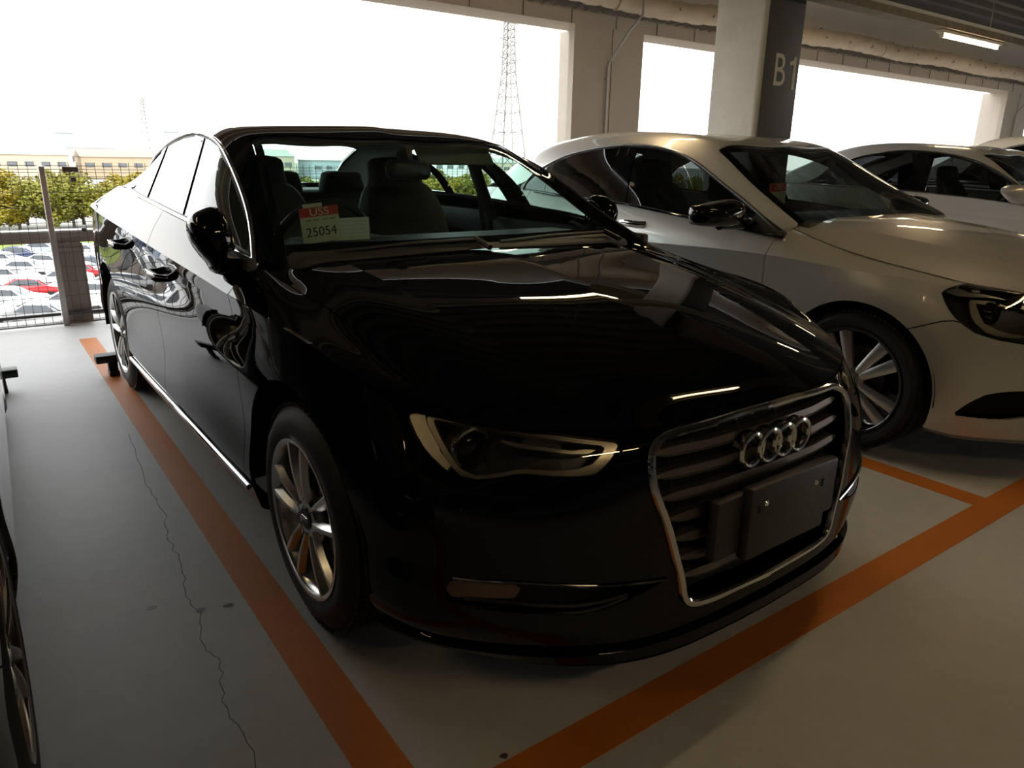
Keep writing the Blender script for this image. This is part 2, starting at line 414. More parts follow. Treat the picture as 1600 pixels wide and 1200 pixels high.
def front_seat(parent, x, y, m=None, hz=1.13, zb=.52):
    m = m or M_SEAT
    base = cushion('seat', rrect(.50, .16, .06), -.26, .26, m, parent); base.location = (x, y, zb-.02)
    bk = cushion('seat_back', smooth_closed([(-.235, -.28), (-.25, 0), (-.225, .22), (-.13, .34), (.13, .34), (.225, .22), (.25, 0), (.235, -.28)], 4), -.075, .075, m, parent)
    bk.location = (x, y+.36, zb+.30); bk.rotation_euler = (math.radians(-20), 0, 0)
    hr = cushion('headrest', smooth_closed([(-.13, -.09), (-.145, .03), (-.115, .10), (.115, .10), (.145, .03), (.13, -.09)], 4), -.055, .055, m, parent)
    hr.location = (x, y+.495, hz+.02); hr.rotation_euler = (math.radians(-10), 0, 0)
    for s in (-1, 1): MB().tube([(x+s*.06, y+.46, zb+.55), (x+s*.06, y+.49, hz-.03)], .007, 8).build('headrest_post', M_CHROME, hr).matrix_parent_inverse = hr.matrix_basis.inverted()
def steering_wheel(parent, x, y, z):
    mb = MB(); R = .185
    M = Matrix.Rotation(math.radians(-62), 3, 'X')
    def T(p): q = M @ Vector(p); return (x+q.x, y+q.y, z+q.z)
    mb.tube([T((R*math.cos(a), R*math.sin(a), 0)) for a in np.linspace(0, 2*math.pi, 40, endpoint=False)], .016, 8, closed=True)
    for a in (0, math.pi, -math.pi/2): mb.tube([T((.05*math.cos(a), .05*math.sin(a), -.01)), T((R*math.cos(a), R*math.sin(a), 0))], .016, 8)
    mb.lathe([(-.03, .0), (-.03, .07), (.01, .075), (.02, .0)], 'Z', 20); n = 20*4
    mb.V[-n:] = [T(v) for v in mb.V[-n:]]
    return mb.build('steering_wheel', M_PLASTIC, parent)
def wheelhouse(parent, y, r, w0, w1, zc):
    for s in (-1, 1):
        n = 20; V = []; F = []
        for k in range(n+1):
            a = math.radians(-4+188*k/n); V += [(s*w0, y+r*math.cos(a), zc+r*math.sin(a)), (s*w1, y+r*math.cos(a), zc+r*math.sin(a))]
        for k in range(n): F.append((2*k, 2*k+1, 2*k+3, 2*k+2))
        V.append((s*w1, y, zc-.03)); F += [(2*k+1, 2*k+3, len(V)-1) for k in range(n)]
        obj('wheel_arch_liner', V, F, M_DARK, parent, True, None, 40)
def arch_field(ys, r, zc=.317):
    return lambda V: np.min([np.hypot(V[:, 1]-y, V[:, 2]-zc)-r for y in ys], axis=0)
def comp(fn, gap=0.004): return lambda V: -fn(V)-gap
# ================================================================ building
def concrete(name, c1, c2, rough, scale=1.2, bump=.15, dirt=.5):
    if name in MATS: return MATS[name]
    m = bpy.data.materials.new(name); m.use_nodes = True; MATS[name] = m
    n = m.node_tree.nodes; l = m.node_tree.links; b = n['Principled BSDF']; t = n.new('ShaderNodeTexCoord')
    def noise(s, d=8, r=.6): k = n.new('ShaderNodeTexNoise'); k.inputs['Scale'].default_value = s; k.inputs['Detail'].default_value = d; k.inputs['Roughness'].default_value = r; l.new(t.outputs['Object'], k.inputs['Vector']); return k
    a = noise(scale); f = noise(scale*14); ms = n.new('ShaderNodeMath'); ms.operation = 'MULTIPLY_ADD'; ms.inputs[1].default_value = .7; l.new(a.outputs['Fac'], ms.inputs[0]); m2 = n.new('ShaderNodeMath'); m2.operation = 'MULTIPLY'; m2.inputs[1].default_value = .3; l.new(f.outputs['Fac'], m2.inputs[0]); l.new(m2.outputs[0], ms.inputs[2])
    cr_ = n.new('ShaderNodeValToRGB'); cr_.color_ramp.elements[0].position = .38; cr_.color_ramp.elements[1].position = .62; cr_.color_ramp.elements[0].color = (*c1, 1); cr_.color_ramp.elements[1].color = (*c2, 1); l.new(ms.outputs[0], cr_.inputs['Fac'])
    sp = noise(scale*30, 2); sr = n.new('ShaderNodeValToRGB'); sr.color_ramp.elements[0].position = .20; sr.color_ramp.elements[0].color = (.35, .33, .3, 1); sr.color_ramp.elements[1].position = .26; sr.color_ramp.elements[1].color = (1, 1, 1, 1); l.new(sp.outputs['Fac'], sr.inputs['Fac'])
    mx = n.new('ShaderNodeMix'); mx.data_type = 'RGBA'; mx.blend_type = 'MULTIPLY'; mx.inputs['Factor'].default_value = dirt; l.new(cr_.outputs['Color'], mx.inputs['A']); l.new(sr.outputs['Color'], mx.inputs['B']); l.new(mx.outputs['Result'], b.inputs['Base Color'])
    rr = n.new('ShaderNodeMapRange'); rr.inputs['To Min'].default_value = rough-.10; rr.inputs['To Max'].default_value = rough+.10; l.new(a.outputs['Fac'], rr.inputs['Value']); l.new(rr.outputs[0], b.inputs['Roughness'])
    bp = n.new('ShaderNodeBump'); bp.inputs['Strength'].default_value = bump; bp.inputs['Distance'].default_value = .006; l.new(f.outputs['Fac'], bp.inputs['Height']); l.new(bp.outputs[0], b.inputs['Normal'])
    return m
M_FLOOR = concrete('deck_concrete', (.55, .54, .515), (.63, .62, .595), .55)
M_ORANGE = concrete('orange_line_paint', (.58, .165, .012), (.66, .20, .02), .55, 3.0, .08, .25)
M_PRECAST = concrete('precast_beige', (.42, .37, .31), (.47, .42, .36), .75, .8, .1, .1)
M_CEIL = concrete('deck_steel_dark', (.055, .052, .048), (.075, .07, .065), .8, 1.0, .1, .2)
M_PILLAR = concrete('pillar_render', (.52, .50, .45), (.60, .58, .53), .8, 3.0, .9, .1)
M_FIREPROOF = concrete('sprayed_fireproofing', (.20, .17, .13), (.30, .255, .19), .95, 9.0, 1.0, .5)
M_CANVAS = mat('rolled_canvas', (.55, .47, .36), .8, noise=.12, nscale=8, bump=.4, bscale=14)
M_GALV = mat('galvanised_steel', (.42, .41, .40), .45, .7, noise=.1, nscale=30)
M_GUARD = mat('guard_brown', (.27, .235, .21), .6, noise=.08, nscale=12)
M_WIRE = mat('fence_wire', (.10, .095, .09), .5, .5, noise=.1)
YF = 4.587
def st(o, kind='structure'): o['kind'] = kind; return o
fl_mb = MB(); fl_mb.box((3, -8.7, -.15), (64, 26.9, .30)); FLOOR = st(fl_mb.build('floor', M_FLOOR, smooth=False))
def line(x0, x1, y0, y1):
    o = MB().box(((x0+x1)/2, (y0+y1)/2, .0008), (x1-x0, y1-y0, .0016)).build('painted_line', M_ORANGE, FLOOR, smooth=False); return o
LW = .107; BAY = 2.487
for k in range(-5, 9): line(-.929+BAY*k-LW/2, -.929+BAY*k+LW/2, -.788+LW/2 if True else 0, 4.03)
line(-16, 24, -.788-LW/2, -.788+LW/2)
line(-16, 24, -7.0-LW/2, -7.0+LW/2)
# hairline crack on the deck
ck = MB(); cp = [(-1.02, 1.85), (-1.06, 1.2), (-1.055, .9), (-1.09, .72), (-1.085, .5), (-1.12, .32), (-1.105, .2), (-1.14, .05), (-1.12, -.05), (-1.15, -.2), (-1.145, -.4), (-1.17, -.7)]
cz = []
for (xa, ya), (xb, yb) in zip(cp[:-1], cp[1:]):
    for k in range(6): t_ = k/6; cz.append((xa+(xb-xa)*t_+random.uniform(-.007, .007), ya+(yb-ya)*t_))
V = []; F = []
for i, (x, y) in enumerate(cz): V += [(x-.0011, y, .0006), (x+.0011, y, .0006)]
for i in range(len(cz)-1): F.append((2*i, 2*i+1, 2*i+3, 2*i+2))
obj('hairline_crack', V, F, mat('crack_dark', (.13, .12, .11), .9), FLOOR, False)
for (x, y, r) in ((-1.215, .30, .012), (-1.10, .21, .012), (-1.03, .19, .013), (-.70, -.72, .010), (.02, -.52, .016), (1.62, -1.12, .009), (.75, -1.2, .007)):
    pts = [(x+r*random.uniform(.6, 1.1)*math.cos(a)*1.3, y+r*random.uniform(.6, 1.1)*math.sin(a), .0007) for a in np.linspace(0, 2*math.pi, 9, endpoint=False)]
    obj('oil_spot', pts, [tuple(range(9))], mat('oil_dark', (.06, .055, .05), .5), FLOOR, False)
# ceiling: ribbed deck, beams
cb = MB(); cb.box((3, -8.7, 3.62), (64, 26.9, .16)); CEIL = st(cb.build('ceiling', M_CEIL, smooth=False))
rib_me = MB().prism([(-.075, 0), (-.045, -.07), (.045, -.07), (.075, 0)], -29, 35, 'X').build('deck_rib', M_CEIL, CEIL, smooth=False)
rib_me.location = (0, -11.8, 3.54)
for k in range(1, 54): r_ = rib_me.copy(); COL.objects.link(r_); r_.location = (0, -11.8+.30*k, 3.54); r_.parent = CEIL
for x in (-16.3, -5.95, 4.36, 14.75, 25.1):
    hb_ = MB(); hb_.box((x, -8.9, 3.50), (.30, 26, .03)); hb_.box((x, -8.9, 3.20), (.05, 26, .58)); hb_.box((x, -8.9, 2.93), (.30, 26, .04)); hb_.build('main_beam', M_FIREPROOF, CEIL, smooth=False)
for y in (-1.2, -6.6, -12):
    hb_ = MB(); hb_.box((3, y, 3.36), (63, .04, .36)); hb_.box((3, y, 3.17), (63, .22, .03)); hb_.build('cross_beam', M_CEIL, CEIL, smooth=False)
# edge beam with fascia and rolled canvas
eb = MB(); eb.box((3, YF+.20, 2.665), (64, .40, .13)); eb.box((3, YF+.30, 3.15), (64, .12, .86)); EDGE = st(eb.build('wall_edge_beam', M_PRECAST, smooth=False))
for x in np.arange(-16, 24, .62):
    MB().box((x, YF-.004, 2.665), (.006, .006, .125)).build('fascia_joint', mat('joint_dark', (.10, .09, .08), .9), EDGE, smooth=False)
for i, x in enumerate(np.arange(-16.39, 24, 5.17)):
    n_ = 60; V = []; F = []; m_ = 14; x1 = x+5.13
    for a in range(n_+1):
        for b_ in range(m_):
            an = 2*math.pi*b_/m_; rr = .105+.010*math.sin(a*2.1+b_*.8)+.006*math.sin(a*.9+1.3*b_)
            V.append((x+(x1-x)*a/n_, YF-.16+rr*math.cos(an)*.9, 2.86+rr*math.sin(an)-.014*math.sin(math.pi*a/n_*4)))
    for a in range(n_):
        for b_ in range(m_): F.append((a*m_+b_, a*m_+(b_+1) % m_, (a+1)*m_+(b_+1) % m_, (a+1)*m_+b_))
    F += [tuple(range(m_)), tuple(range(n_*m_+m_-1, n_*m_-1, -1))]
    cv = fix_normals(obj('rolled_canvas_screen', V, F, M_CANVAS, None, True, None, 60)); tag(cv, 'cream canvas screen rolled up and tied along the edge beam', 'screen', 'rolled screens along the edge beam')
    rp = MB(); rp.tube([(x+5.13*k/100, YF-.03-.016*math.sin(k*1.7), 2.745+.012*math.sin(k*2.3)) for k in range(101)], .009, 5); rp.build('tie_rope', mat('tie_rope', (.13, .115, .10), .9, noise=.2), cv)
    for q in range(9): MB().tube([(x+.3+q*.56, YF-.05, 2.75), (x+.3+q*.56, YF-.27, 2.84), (x+.3+q*.56, YF-.16, 2.972), (x+.3+q*.56, YF-.05, 2.90)], .007, 5).build('tie', mat('tie_rope', (.13, .115, .10), .9), cv)
# precast edge columns
for i, x in enumerate((-16.82, -6.47, 3.883, 14.22)):
    c = MB(); c.box((x+.5, YF+.04, 1.30), (1.0, .085, 2.60)); c.box((x+.5, YF+.30, 1.30), (.52, .46, 2.60)); co = st(c.build('wall_column_%d' % (i+1), M_PRECAST, smooth=False))
    MB().box((x+.535, YF-.003, 1.30), (.007, .006, 2.59)).build('panel_joint', mat('joint_dark', (.10, .09, .08), .9), co, smooth=False)
    cd_ = MB(); cd_.tube([(x+.47, YF-.02, .1), (x+.47, YF-.02, 2.20), (x+.47, YF-.03, 2.26), (x+.58, YF-.20, 2.56), (x+.66, YF-.31, 2.72), (x+.67, YF-.32, 3.3)], .013, 8); cdo = cd_.build('conduit', M_GALV, co)
    MB().box((x+.47, YF-.012, 2.10), (.06, .02, .018), bev=.003).build('conduit_clip', M_GALV, cdo)
# numbered pillar
PX0, PX1, PY0, PY1 = 4.085, 4.62, 2.40, 2.93
poly = [(a+(PX0+PX1)/2, b_+(PY0+PY1)/2) for a, b_ in rrect(PX1-PX0, PY1-PY0, .045)]
pm = MB(); pm.prism(poly, 0, 3.54); PIL = st(pm.build('wall_pillar', M_PILLAR, auto=40))
M_DARKPANEL = mat('pillar_dark_paint', (.055, .055, .058), .6, noise=.08, nscale=6, bump=.15, bscale=40)
MB().box(((PX0+PX1)/2+.012, PY0-.002, 1.77), (PX1-PX0-.055, .010, 3.54), bev=.004).build('dark_band', M_DARKPANEL, PIL)
def text(s, size, m, parent, M, name='lettering', ext=.0008, sx=1.0):
    cu = bpy.data.curves.new(name, 'FONT'); cu.body = s; cu.size = size; cu.extrude = ext; cu.align_x = 'CENTER'; cu.align_y = 'CENTER'
    t_ = bpy.data.objects.new(name, cu); COL.objects.link(t_); bpy.context.view_layer.update()
    me = bpy.data.meshes.new_from_object(t_.evaluated_get(bpy.context.evaluated_depsgraph_get())); bpy.data.objects.remove(t_)
    me.materials.clear(); me.materials.append(m); o = link(name, me, parent); o.matrix_local = M @ Matrix.Diagonal((sx, 1, 1, 1)); return o
M_LETTER = mat('letter_white', (.62, .58, .50), .6, noise=.05)
LM = Matrix.Translation(((PX0+PX1)/2+.065, PY0-.008, 2.005)) @ Matrix.Rotation(math.radians(90), 4, 'X')
text('B', .37, M_LETTER, PIL, LM @ Matrix.Translation((-.085, 0, 0)), sx=.86)
one = MB().prism([(.02, -.132), (.055, -.132), (.055, .135), (.030, .135), (.012, .105), (-.035, .088), (-.035, .060), (.02, .068)], 0, .0016).build('lettering', M_LETTER, PIL, smooth=False); one.matrix_local = LM @ Matrix.Translation((.085, 0, 0))
# light rails with tubes
M_TUBE = mat('tube_glow', (1, .9, .7), .4, emit=(1.0, .74, .42), estr=25.0)
M_FIX = mat('fixture_white', (.6, .57, .5), .5, noise=.03)
def rail(y, x_first, z=2.53):
    rl = MB(); rl.box((3, y, z+.060), (62, .16, .085)); ro = rl.build('light_rail', M_FIREPROOF, None, smooth=False); tag(ro, 'long sprayed rail hung under the deck %s' % ('over the parked cars' if y > 0 else ('above the car noses' if y > -2 else 'over the drive aisle')), 'light rail', 'light rails' if y < -2 else None)
    for s in (-1, 1): MB().box((3, y+s*.086, z+.095), (62, .008, .03)).build('rail_edge', M_FIX, ro, smooth=False)
    for x in np.arange(-15.8, 24, 2.6): MB().tube([(x, y, z+.09), (x, y, 3.55)], .006, 6).build('hanger_rod', M_GALV, ro)
    k0 = -3
    for k in range(k0, 5):
        x = x_first+4.97*k
        if y < -4 or not -5 < x < (14 if y > -2 else 6): continue    # rails behind the camera: no lamp is shown there
        seen = y > 0 and 6 < x < 7; off = '' if seen else '_offscreen'
        fx = MB(); fx.box((x+.63, y, z-.0), (1.34, .07, .03), bev=.006); fo = fx.build('tube_lamp'+off, M_FIX, None); tag(fo, 'warm fluorescent tube lamp under a light rail', 'lamp', 'tube lamps')
        MB().tube([(x+.03, y, z-.035), (x+1.23, y, z-.035)], .016, 10).build('tube'+off, M_TUBE, fo)
        for e_ in (0.012, 1.248): MB().box((x+e_, y, z-.03), (.02, .04, .05), bev=.003).build('tube_holder', M_FIX, fo)
for y, xf in ((2.20, 1.62), (-.66, .95), (-3.5, -.80), (-6.6, .95), (-9.6, 1.6)): rail(y, xf)
# insulated pipe under the deck
pp = MB(); pp.tube([(5.6, 1.05, 2.78), (8.4, 1.12, 2.79), (14, 1.2, 2.80), (22, 1.2, 2.80)], .085, 12); tag(pp.build('insulated_pipe', M_FIREPROOF), 'thick lagged pipe hung below the dark deck', 'pipe')
# back and side walls far behind the camera
M_WALL = concrete('far_wall', (.16, .155, .15), (.2, .195, .19), .9)
st(MB().box((3, -22.2, 1.8), (64, .2, 3.6)).build('wall_back', M_WALL, smooth=False))
st(MB().box((-29.1, -8.75, 1.8), (.16, 26.7, 3.6)).build('wall_left', M_WALL, smooth=False))
# perimeter fence: posts, rails, wire mesh per panel
def fence_panel(x0, x1, post_left):
    r_ = empty('mesh_fence_panel', (x0, YF, 0)); w_ = x1-x0
    if post_left:
        MB().box((.0, 0, .575), (.038, .038, 1.15), bev=.005).build('post', M_GALV, r_)
    wm = MB(); xs = np.arange(.055, w_-.03, .0562)
    for x in xs: wm.box((x, -.012, .60), (.0032, .0032, 1.16))
    for z in [.03]+list(np.arange(.115, 1.08, .107))+[1.108, 1.13, 1.155]: wm.box((w_/2, -.008, z), (w_-.05, .0036, .0036))
    tag(wm.build('wire_mesh', M_WIRE, r_, smooth=False), kind='stuff')
    MB().box((w_/2, .02, .085), (w_-.05, .03, .022)).build('bottom_rail', M_WIRE, r_, smooth=False)
    MB().box((w_*.07, -.02, 1.13), (.10, .02, .035), bev=.003).build('clip_plate', M_WIRE, r_); MB().box((w_*.07+.012, -.02, 1.06), (.035, .02, .03), bev=.003).build('clip_plate', M_WIRE, r_); MB().box((w_*.07+.03, -.02, .70), (.03, .02, .03), bev=.003).build('clip_plate', M_WIRE, r_)
    tag(r_, 'wire mesh fence panel along the open edge of the deck', 'fence', 'mesh fence panels along the deck edge')
xs_ = [-15.78, -13.3, -10.8, -8.6, -6.5]
for a_, b_ in zip(xs_[:-1], xs_[1:]): fence_panel(a_, b_, True)
xs_ = [-5.44, -3.5, -1.0, 1.5, 3.86]
for a_, b_ in zip(xs_[:-1], xs_[1:]): fence_panel(a_, b_, True)
xs_ = [4.90, 7.4, 9.9, 12.4, 14.2]
for a_, b_ in zip(xs_[:-1], xs_[1:]): fence_panel(a_, b_, True)
st(MB().box((3, YF+.17, -.02), (64, .22, .06)).build('wall_kerb', concrete('kerb', (.36, .35, .33), (.42, .41, .39), .8), smooth=False))
gb_ = MB(); gb_.box((3, YF+.15, .642), (63, .10, .078)); GB = gb_.build('guard_beam', M_GUARD, smooth=False); tag(GB, 'brown steel guard beam behind the mesh fence', 'guard rail')
MB().box((3, YF+.16, .686), (63, .14, .012)).build('top_flange', mat('flange_pale', (.55, .53, .50), .5, .2), GB, smooth=False)
for k in range(-6, 9):
    if k in (-6, -2, 2, 6): continue
    x = -.905+2.5*k
    gp = MB(); gp.box((x, YF+.055, .30), (.185, .012, .60)); gp.box((x, YF+.115, .30), (.012, .11, .60)); gp.box((x, YF+.175, .30), (.185, .012, .60)); o = gp.build('guard_post', M_GUARD, smooth=False); tag(o, 'short brown steel post carrying the guard beam', 'post', 'guard posts along the deck edge')
    MB().box((x, YF+.120, .006), (.25, .13, .012)).build('base_plate', M_GUARD, o, smooth=False); MB().box((x, YF+.052, .555), (.19, .02, .03)).build('cap_plate', M_GUARD, o, smooth=False)
# wheel stops
def wheel_stop(x, y, label):
    r_ = empty('wheel_stop', (x, y, 0)); tag(r_, label, 'wheel stop')
    MB().box((0, 0, .098), (.55, .09, .045), bev=.006).build('bar', M_PLASTIC, r_)
    for s in (-.19, .19):
        MB().box((s, -.02, .052), (.05, .05, .06), bev=.004).build('leg', M_PLASTIC, r_); MB().box((s, -.03, .015), (.055, .09, .03), bev=.006).build('foot', M_PLASTIC, r_)
wheel_stop(-.73, 2.98, 'black steel wheel stop bar behind the black sedan near the orange line'); wheel_stop(.55, 2.98, 'black steel wheel stop bar under the far rear wheel of the black sedan')
wheel_stop(-1.66, 2.92, 'black steel wheel stop bar behind the dark car')
# ================================================================ black sedan
def zip3(*rows): return [list(r) for r in rows]
A_LOC, A_RZ = (0.0, 0.0, 0.0), math.radians(0.916)
AP = PixCam(A_LOC, A_RZ)
A_YS = [-.25, 0, .4, .8, 1.3, 1.8, 2.3, 2.637, 2.95, 3.2]
def sd_rail(front, ws, zs, rear):
    return list(front)+[(w, y, z) for w, y, z in zip(ws, A_YS, zs)]+list(rear)
A_TOR = sd_rail([(0, -.776, .700), (.20, -.770, .699), (.38, -.735, .694), (.55, -.655, .707), (.69, -.535, .722), (.785, -.415, .735)],
    [.845, .880, .891, .893, .893, .892, .887, .879, .861, .834], [.797, .840, .863, .881, .900, .921, .938, .948, .955, .960],
    [(.77, 3.40, .965), (.60, 3.50, .970), (.30, 3.535, .972), (0, 3.545, .972)])
A_LOW = [
    sd_rail([(0, -.79, .150), (.20, -.785, .150), (.38, -.757, .148), (.52, -.672, .148), (.64, -.54, .150), (.74, -.40, .155)],
        [.76, .77, .80, .815, .82, .82, .81, .79, .76, .73], [.16, .16, .165, .17, .17, .17, .18, .2, .22, .24],
        [(.68, 3.34, .25), (.55, 3.44, .25), (.28, 3.48, .25), (0, 3.49, .25)]),
    sd_rail([(0, -.838, .185), (.20, -.832, .185), (.38, -.806, .183), (.545, -.722, .183), (.68, -.58, .183), (.785, -.43, .185)],
        [.83, .845, .862, .868, .868, .868, .862, .845, .82, .79], [.19, .19, .20, .205, .205, .205, .21, .22, .24, .26],
        [(.74, 3.38, .27), (.59, 3.49, .27), (.29, 3.53, .27), (0, 3.54, .27)]),
    sd_rail([(0, -.836, .285), (.20, -.830, .285), (.38, -.808, .285), (.55, -.757, .282), (.70, -.660, .28), (.828, -.49, .28)],
        [.872, .882, .882, .883, .883, .883, .882, .88, .862, .84], [.285, .29, .30, .305, .305, .305, .305, .31, .32, .32],
        [(.79, 3.40, .33), (.62, 3.53, .33), (.3, 3.57, .33), (0, 3.58, .33)]),
    sd_rail([(0, -.832, .42), (.20, -.826, .42), (.38, -.804, .42), (.55, -.754, .42), (.70, -.660, .42), (.830, -.49, .42)],
        [.876, .886, .876, .874, .874, .874, .876, .884, .868, .845], [.43, .44, .44, .44, .44, .44, .45, .46, .47, .48],
        [(.80, 3.41, .49), (.63, 3.54, .49), (.3, 3.58, .49), (0, 3.59, .49)]),
    sd_rail([(0, -.820, .55), (.20, -.814, .55), (.38, -.790, .548), (.55, -.735, .55), (.70, -.645, .555), (.828, -.495, .565)],
        [.876, .887, .884, .884, .884, .884, .886, .888, .870, .845], [.60, .63, .63, .635, .64, .645, .65, .66, .67, .68],
        [(.80, 3.42, .69), (.62, 3.54, .69), (.3, 3.58, .69), (0, 3.585, .69)]),
    sd_rail([(0, -.801, .650), (.20, -.795, .650), (.38, -.765, .648), (.55, -.695, .652), (.69, -.590, .660), (.800, -.450, .672)],
        [.855, .880, .884, .885, .885, .885, .881, .874, .857, .831], [.735, .785, .812, .832, .852, .872, .889, .900, .908, .914],
        [(.78, 3.415, .92), (.61, 3.52, .92), (.3, 3.555, .92), (0, 3.565, .92)]),
    A_TOR]
A_HOOD = [
    [(0, -.776, .700), (0, -.68, .757), (0, -.5, .812), (0, -.25, .866), (0, 0, .905), (0, .25, .937), (0, .50, .958)],
    [(.22, -.767, .699), (.225, -.67, .753), (.23, -.49, .807), (.235, -.24, .861), (.245, .01, .900), (.25, .255, .934), (.26, .50, .956)],
    [(.40, -.727, .696), (.425, -.62, .737), (.45, -.46, .785), (.485, -.25, .838), (.52, 0, .889), (.55, .25, .930), (.575, .50, .953)],
    [(.58, -.636, .710), (.595, -.53, .750), (.61, -.38, .793), (.625, -.2, .836), (.638, .03, .882), (.65, .27, .918), (.66, .51, .944)],
    [(.70, -.524, .7225), (.718, -.436, .751), (.727, -.34, .775), (.735, -.22, .803), (.742, .05, .864), (.738, .30, .904), (.736, .54, .948)],
    [(.745, -.468, .729), (.768, -.39, .760), (.786, -.30, .785), (.800, -.18, .814), (.815, .06, .860), (.814, .31, .906), (.808, .54, .966)],
    [(.785, -.415, .735), (.811, -.348, .763), (.838, -.27, .791), (.860, -.16, .816), (.884, .06, .844), (.8895, .31, .858), (.892, .55, .8705)]]
A_G0 = [(0, .36, .912), (0, .60, 1.060), (0, .84, 1.203), (0, 1.05, 1.316), (0, 1.24, 1.370), (0, 1.55, 1.398), (0, 1.9, 1.406), (0, 2.2, 1.386), (0, 2.45, 1.338), (0, 2.68, 1.262), (0, 2.9, 1.165), (0, 3.08, 1.082)]
A_G1 = [(.36, .375, .914), (.335, .612, 1.059), (.31, .852, 1.200), (.288, 1.06, 1.312), (.278, 1.248, 1.363), (.275, 1.55, 1.391), (.272, 1.9, 1.399), (.27, 2.2, 1.379), (.268, 2.45, 1.331), (.28, 2.69, 1.255), (.30, 2.91, 1.16), (.32, 3.08, 1.081)]
A_G2 = [(.73, .42, .93), (.677, .64, 1.057), (.625, .875, 1.190), (.578, 1.09, 1.301), (.556, 1.27, 1.341), (.547, 1.55, 1.368), (.54, 1.9, 1.375), (.535, 2.2, 1.354), (.527, 2.45, 1.307), (.535, 2.70, 1.225), (.57, 2.92, 1.14), (.60, 3.08, 1.075)]
A_G3 = [(.775, .43, .952), (.728, .66, 1.070), (.682, .95, 1.215), (.645, 1.2, 1.29), (.626, 1.38, 1.318), (.614, 1.6, 1.335), (.611, 1.9, 1.325), (.626, 2.17, 1.278), (.652, 2.38, 1.19), (.695, 2.545, 1.088), (.712, 2.80, 1.073), (.69, 3.06, 1.067)]
A_G4 = [(.800, .42, .944), (.812, .66, .980), (.816, .93, 1.008), (.815, 1.17, 1.022), (.814, 1.35, 1.032), (.807, 1.6, 1.044), (.795, 1.9, 1.055), (.775, 2.15, 1.061), (.752, 2.37, 1.066), (.73, 2.56, 1.069), (.713, 2.80, 1.070), (.692, 3.06, 1.066)]
def mid_rail(a, b, bw, bz=0.0): return [((p[0]+q[0])/2+bw*min(1, abs(p[2]-q[2])/.2), (p[1]+q[1])/2, (p[2]+q[2])/2+bz) for p, q in zip(a, b)]
A_GREEN = [A_G0, A_G1, A_G2, A_G3, mid_rail(A_G3, A_G4, .014), A_G4]
A_BELT = [(.806, .40, .942), (.815, .8, .994), (.814, 1.3, 1.030), (.80, 1.8, 1.052), (.76, 2.3, 1.064), (.722, 2.637, 1.070), (.70, 2.95, 1.068), (.675, 3.2, 1.064), (.63, 3.37, 1.050)]
A_T4S = A_TOR[8:17]
A_SHO = [A_T4S, mid_rail(A_T4S, A_BELT, .010), A_BELT]
A_DECK = [
    [(0, 3.08, 1.082), (.32, 3.08, 1.081), (.60, 3.08, 1.075), (.692, 3.06, 1.055)],
    [(0, 3.3, 1.083), (.32, 3.3, 1.082), (.58, 3.28, 1.07), (.672, 3.22, 1.054)],
    [(0, 3.50, 1.085), (.32, 3.49, 1.083), (.56, 3.43, 1.07), (.63, 3.37, 1.048)],
    [(0, 3.535, 1.03), (.32, 3.525, 1.03), (.58, 3.47, 1.02), (.70, 3.40, 1.0)],
    [(0, 3.545, .972), (.30, 3.535, .972), (.60, 3.50, .970), (.77, 3.40, .965)]]
sL = Skin.from_grids(grids(A_LOW, 190, 9, (1,)))
sH = Skin.from_grids(grids(A_HOOD, 80, 10, (2,)))
sG = Skin.from_grids(grids(A_GREEN, 110, 9, (3,)))
sS = Skin.from_grids(grids(A_SHO, 90, 5))
sK = Skin.from_grids(grids(A_DECK, 24, 6, (2,)))
# ---------------------------------------------------------------- black sedan: panels
audi = empty('sedan_car', A_LOC, A_RZ)
tag(audi, 'glossy black four-door sedan with four interlocking rings on its grille, auction sheets in windscreen', 'car')
P = M_BLACKPAINT
A_R = .380
arch = arch_field((0, 2.637), A_R)
hoodpoly = smooth_open([(428, 406), (434, 424), (452, 446), (507, 479), (601, 566), (673, 622), (712, 652)], 8).tolist()+[(700, 800), (1500, 800), (1500, 300), (790, 383), (740, 388), (640, 397), (540, 406), (480, 410)]
hoodf = AP.inside(hoodpoly)
LAMP = np.array([(130, 172), (250, 163), (500, 196), (900, 274), (1250, 320), (1520, 352), (1455, 480), (1375, 568), (1330, 584), (1100, 596), (850, 566), (720, 594), (620, 612), (540, 606), (420, 566), (330, 506), (225, 400), (165, 290), (128, 195)])/4+600
lampf = AP.inside(LAMP)
GR = np.array([(1030, 682), (1080, 662), (1147, 641), (1213, 621), (1300, 596), (1500, 560), (1500, 790), (1300, 856), (1213, 887), (1147, 912), (1092, 937), (1076, 942), (1067, 934), (1062, 913), (1052, 870), (1037, 813), (1020, 760), (1012, 733), (1017, 703)])
grillef = AP.inside(GR)
FOG = np.array([(690, 934), (694, 918), (712, 901), (815, 911), (900, 917), (985, 914), (1043, 905), (1010, 925), (960, 948), (905, 962), (800, 958), (720, 948)])
fogf = AP.inside(FOG)
g = .0022
DOORF = [(0, .45), (.3, .44), (.45, .415), (.6, .405), (.8, .402), (.9, .405), (1.1, .406)]
DOORB = [(0, 1.49), (.3, 1.48), (.5, 1.455), (.7, 1.43), (.9, 1.43), (1.1, 1.45)]
DOORR = [(0, 2.20), (.25, 2.215), (.40, 2.235), (.55, 2.285), (.65, 2.34), (.74, 2.42), (.85, 2.47), (1.1, 2.50)]
SILLZ = [(-1, .275), (4, .275)]
def past(pts, gap=g): return beyond(1, 2, pts, 1, gap)
def before(pts, gap=g): return beyond(1, 2, pts, -1, gap)
above_sill = beyond(2, 1, SILLZ, 1, g); below_sill = beyond(2, 1, SILLZ, -1, g)
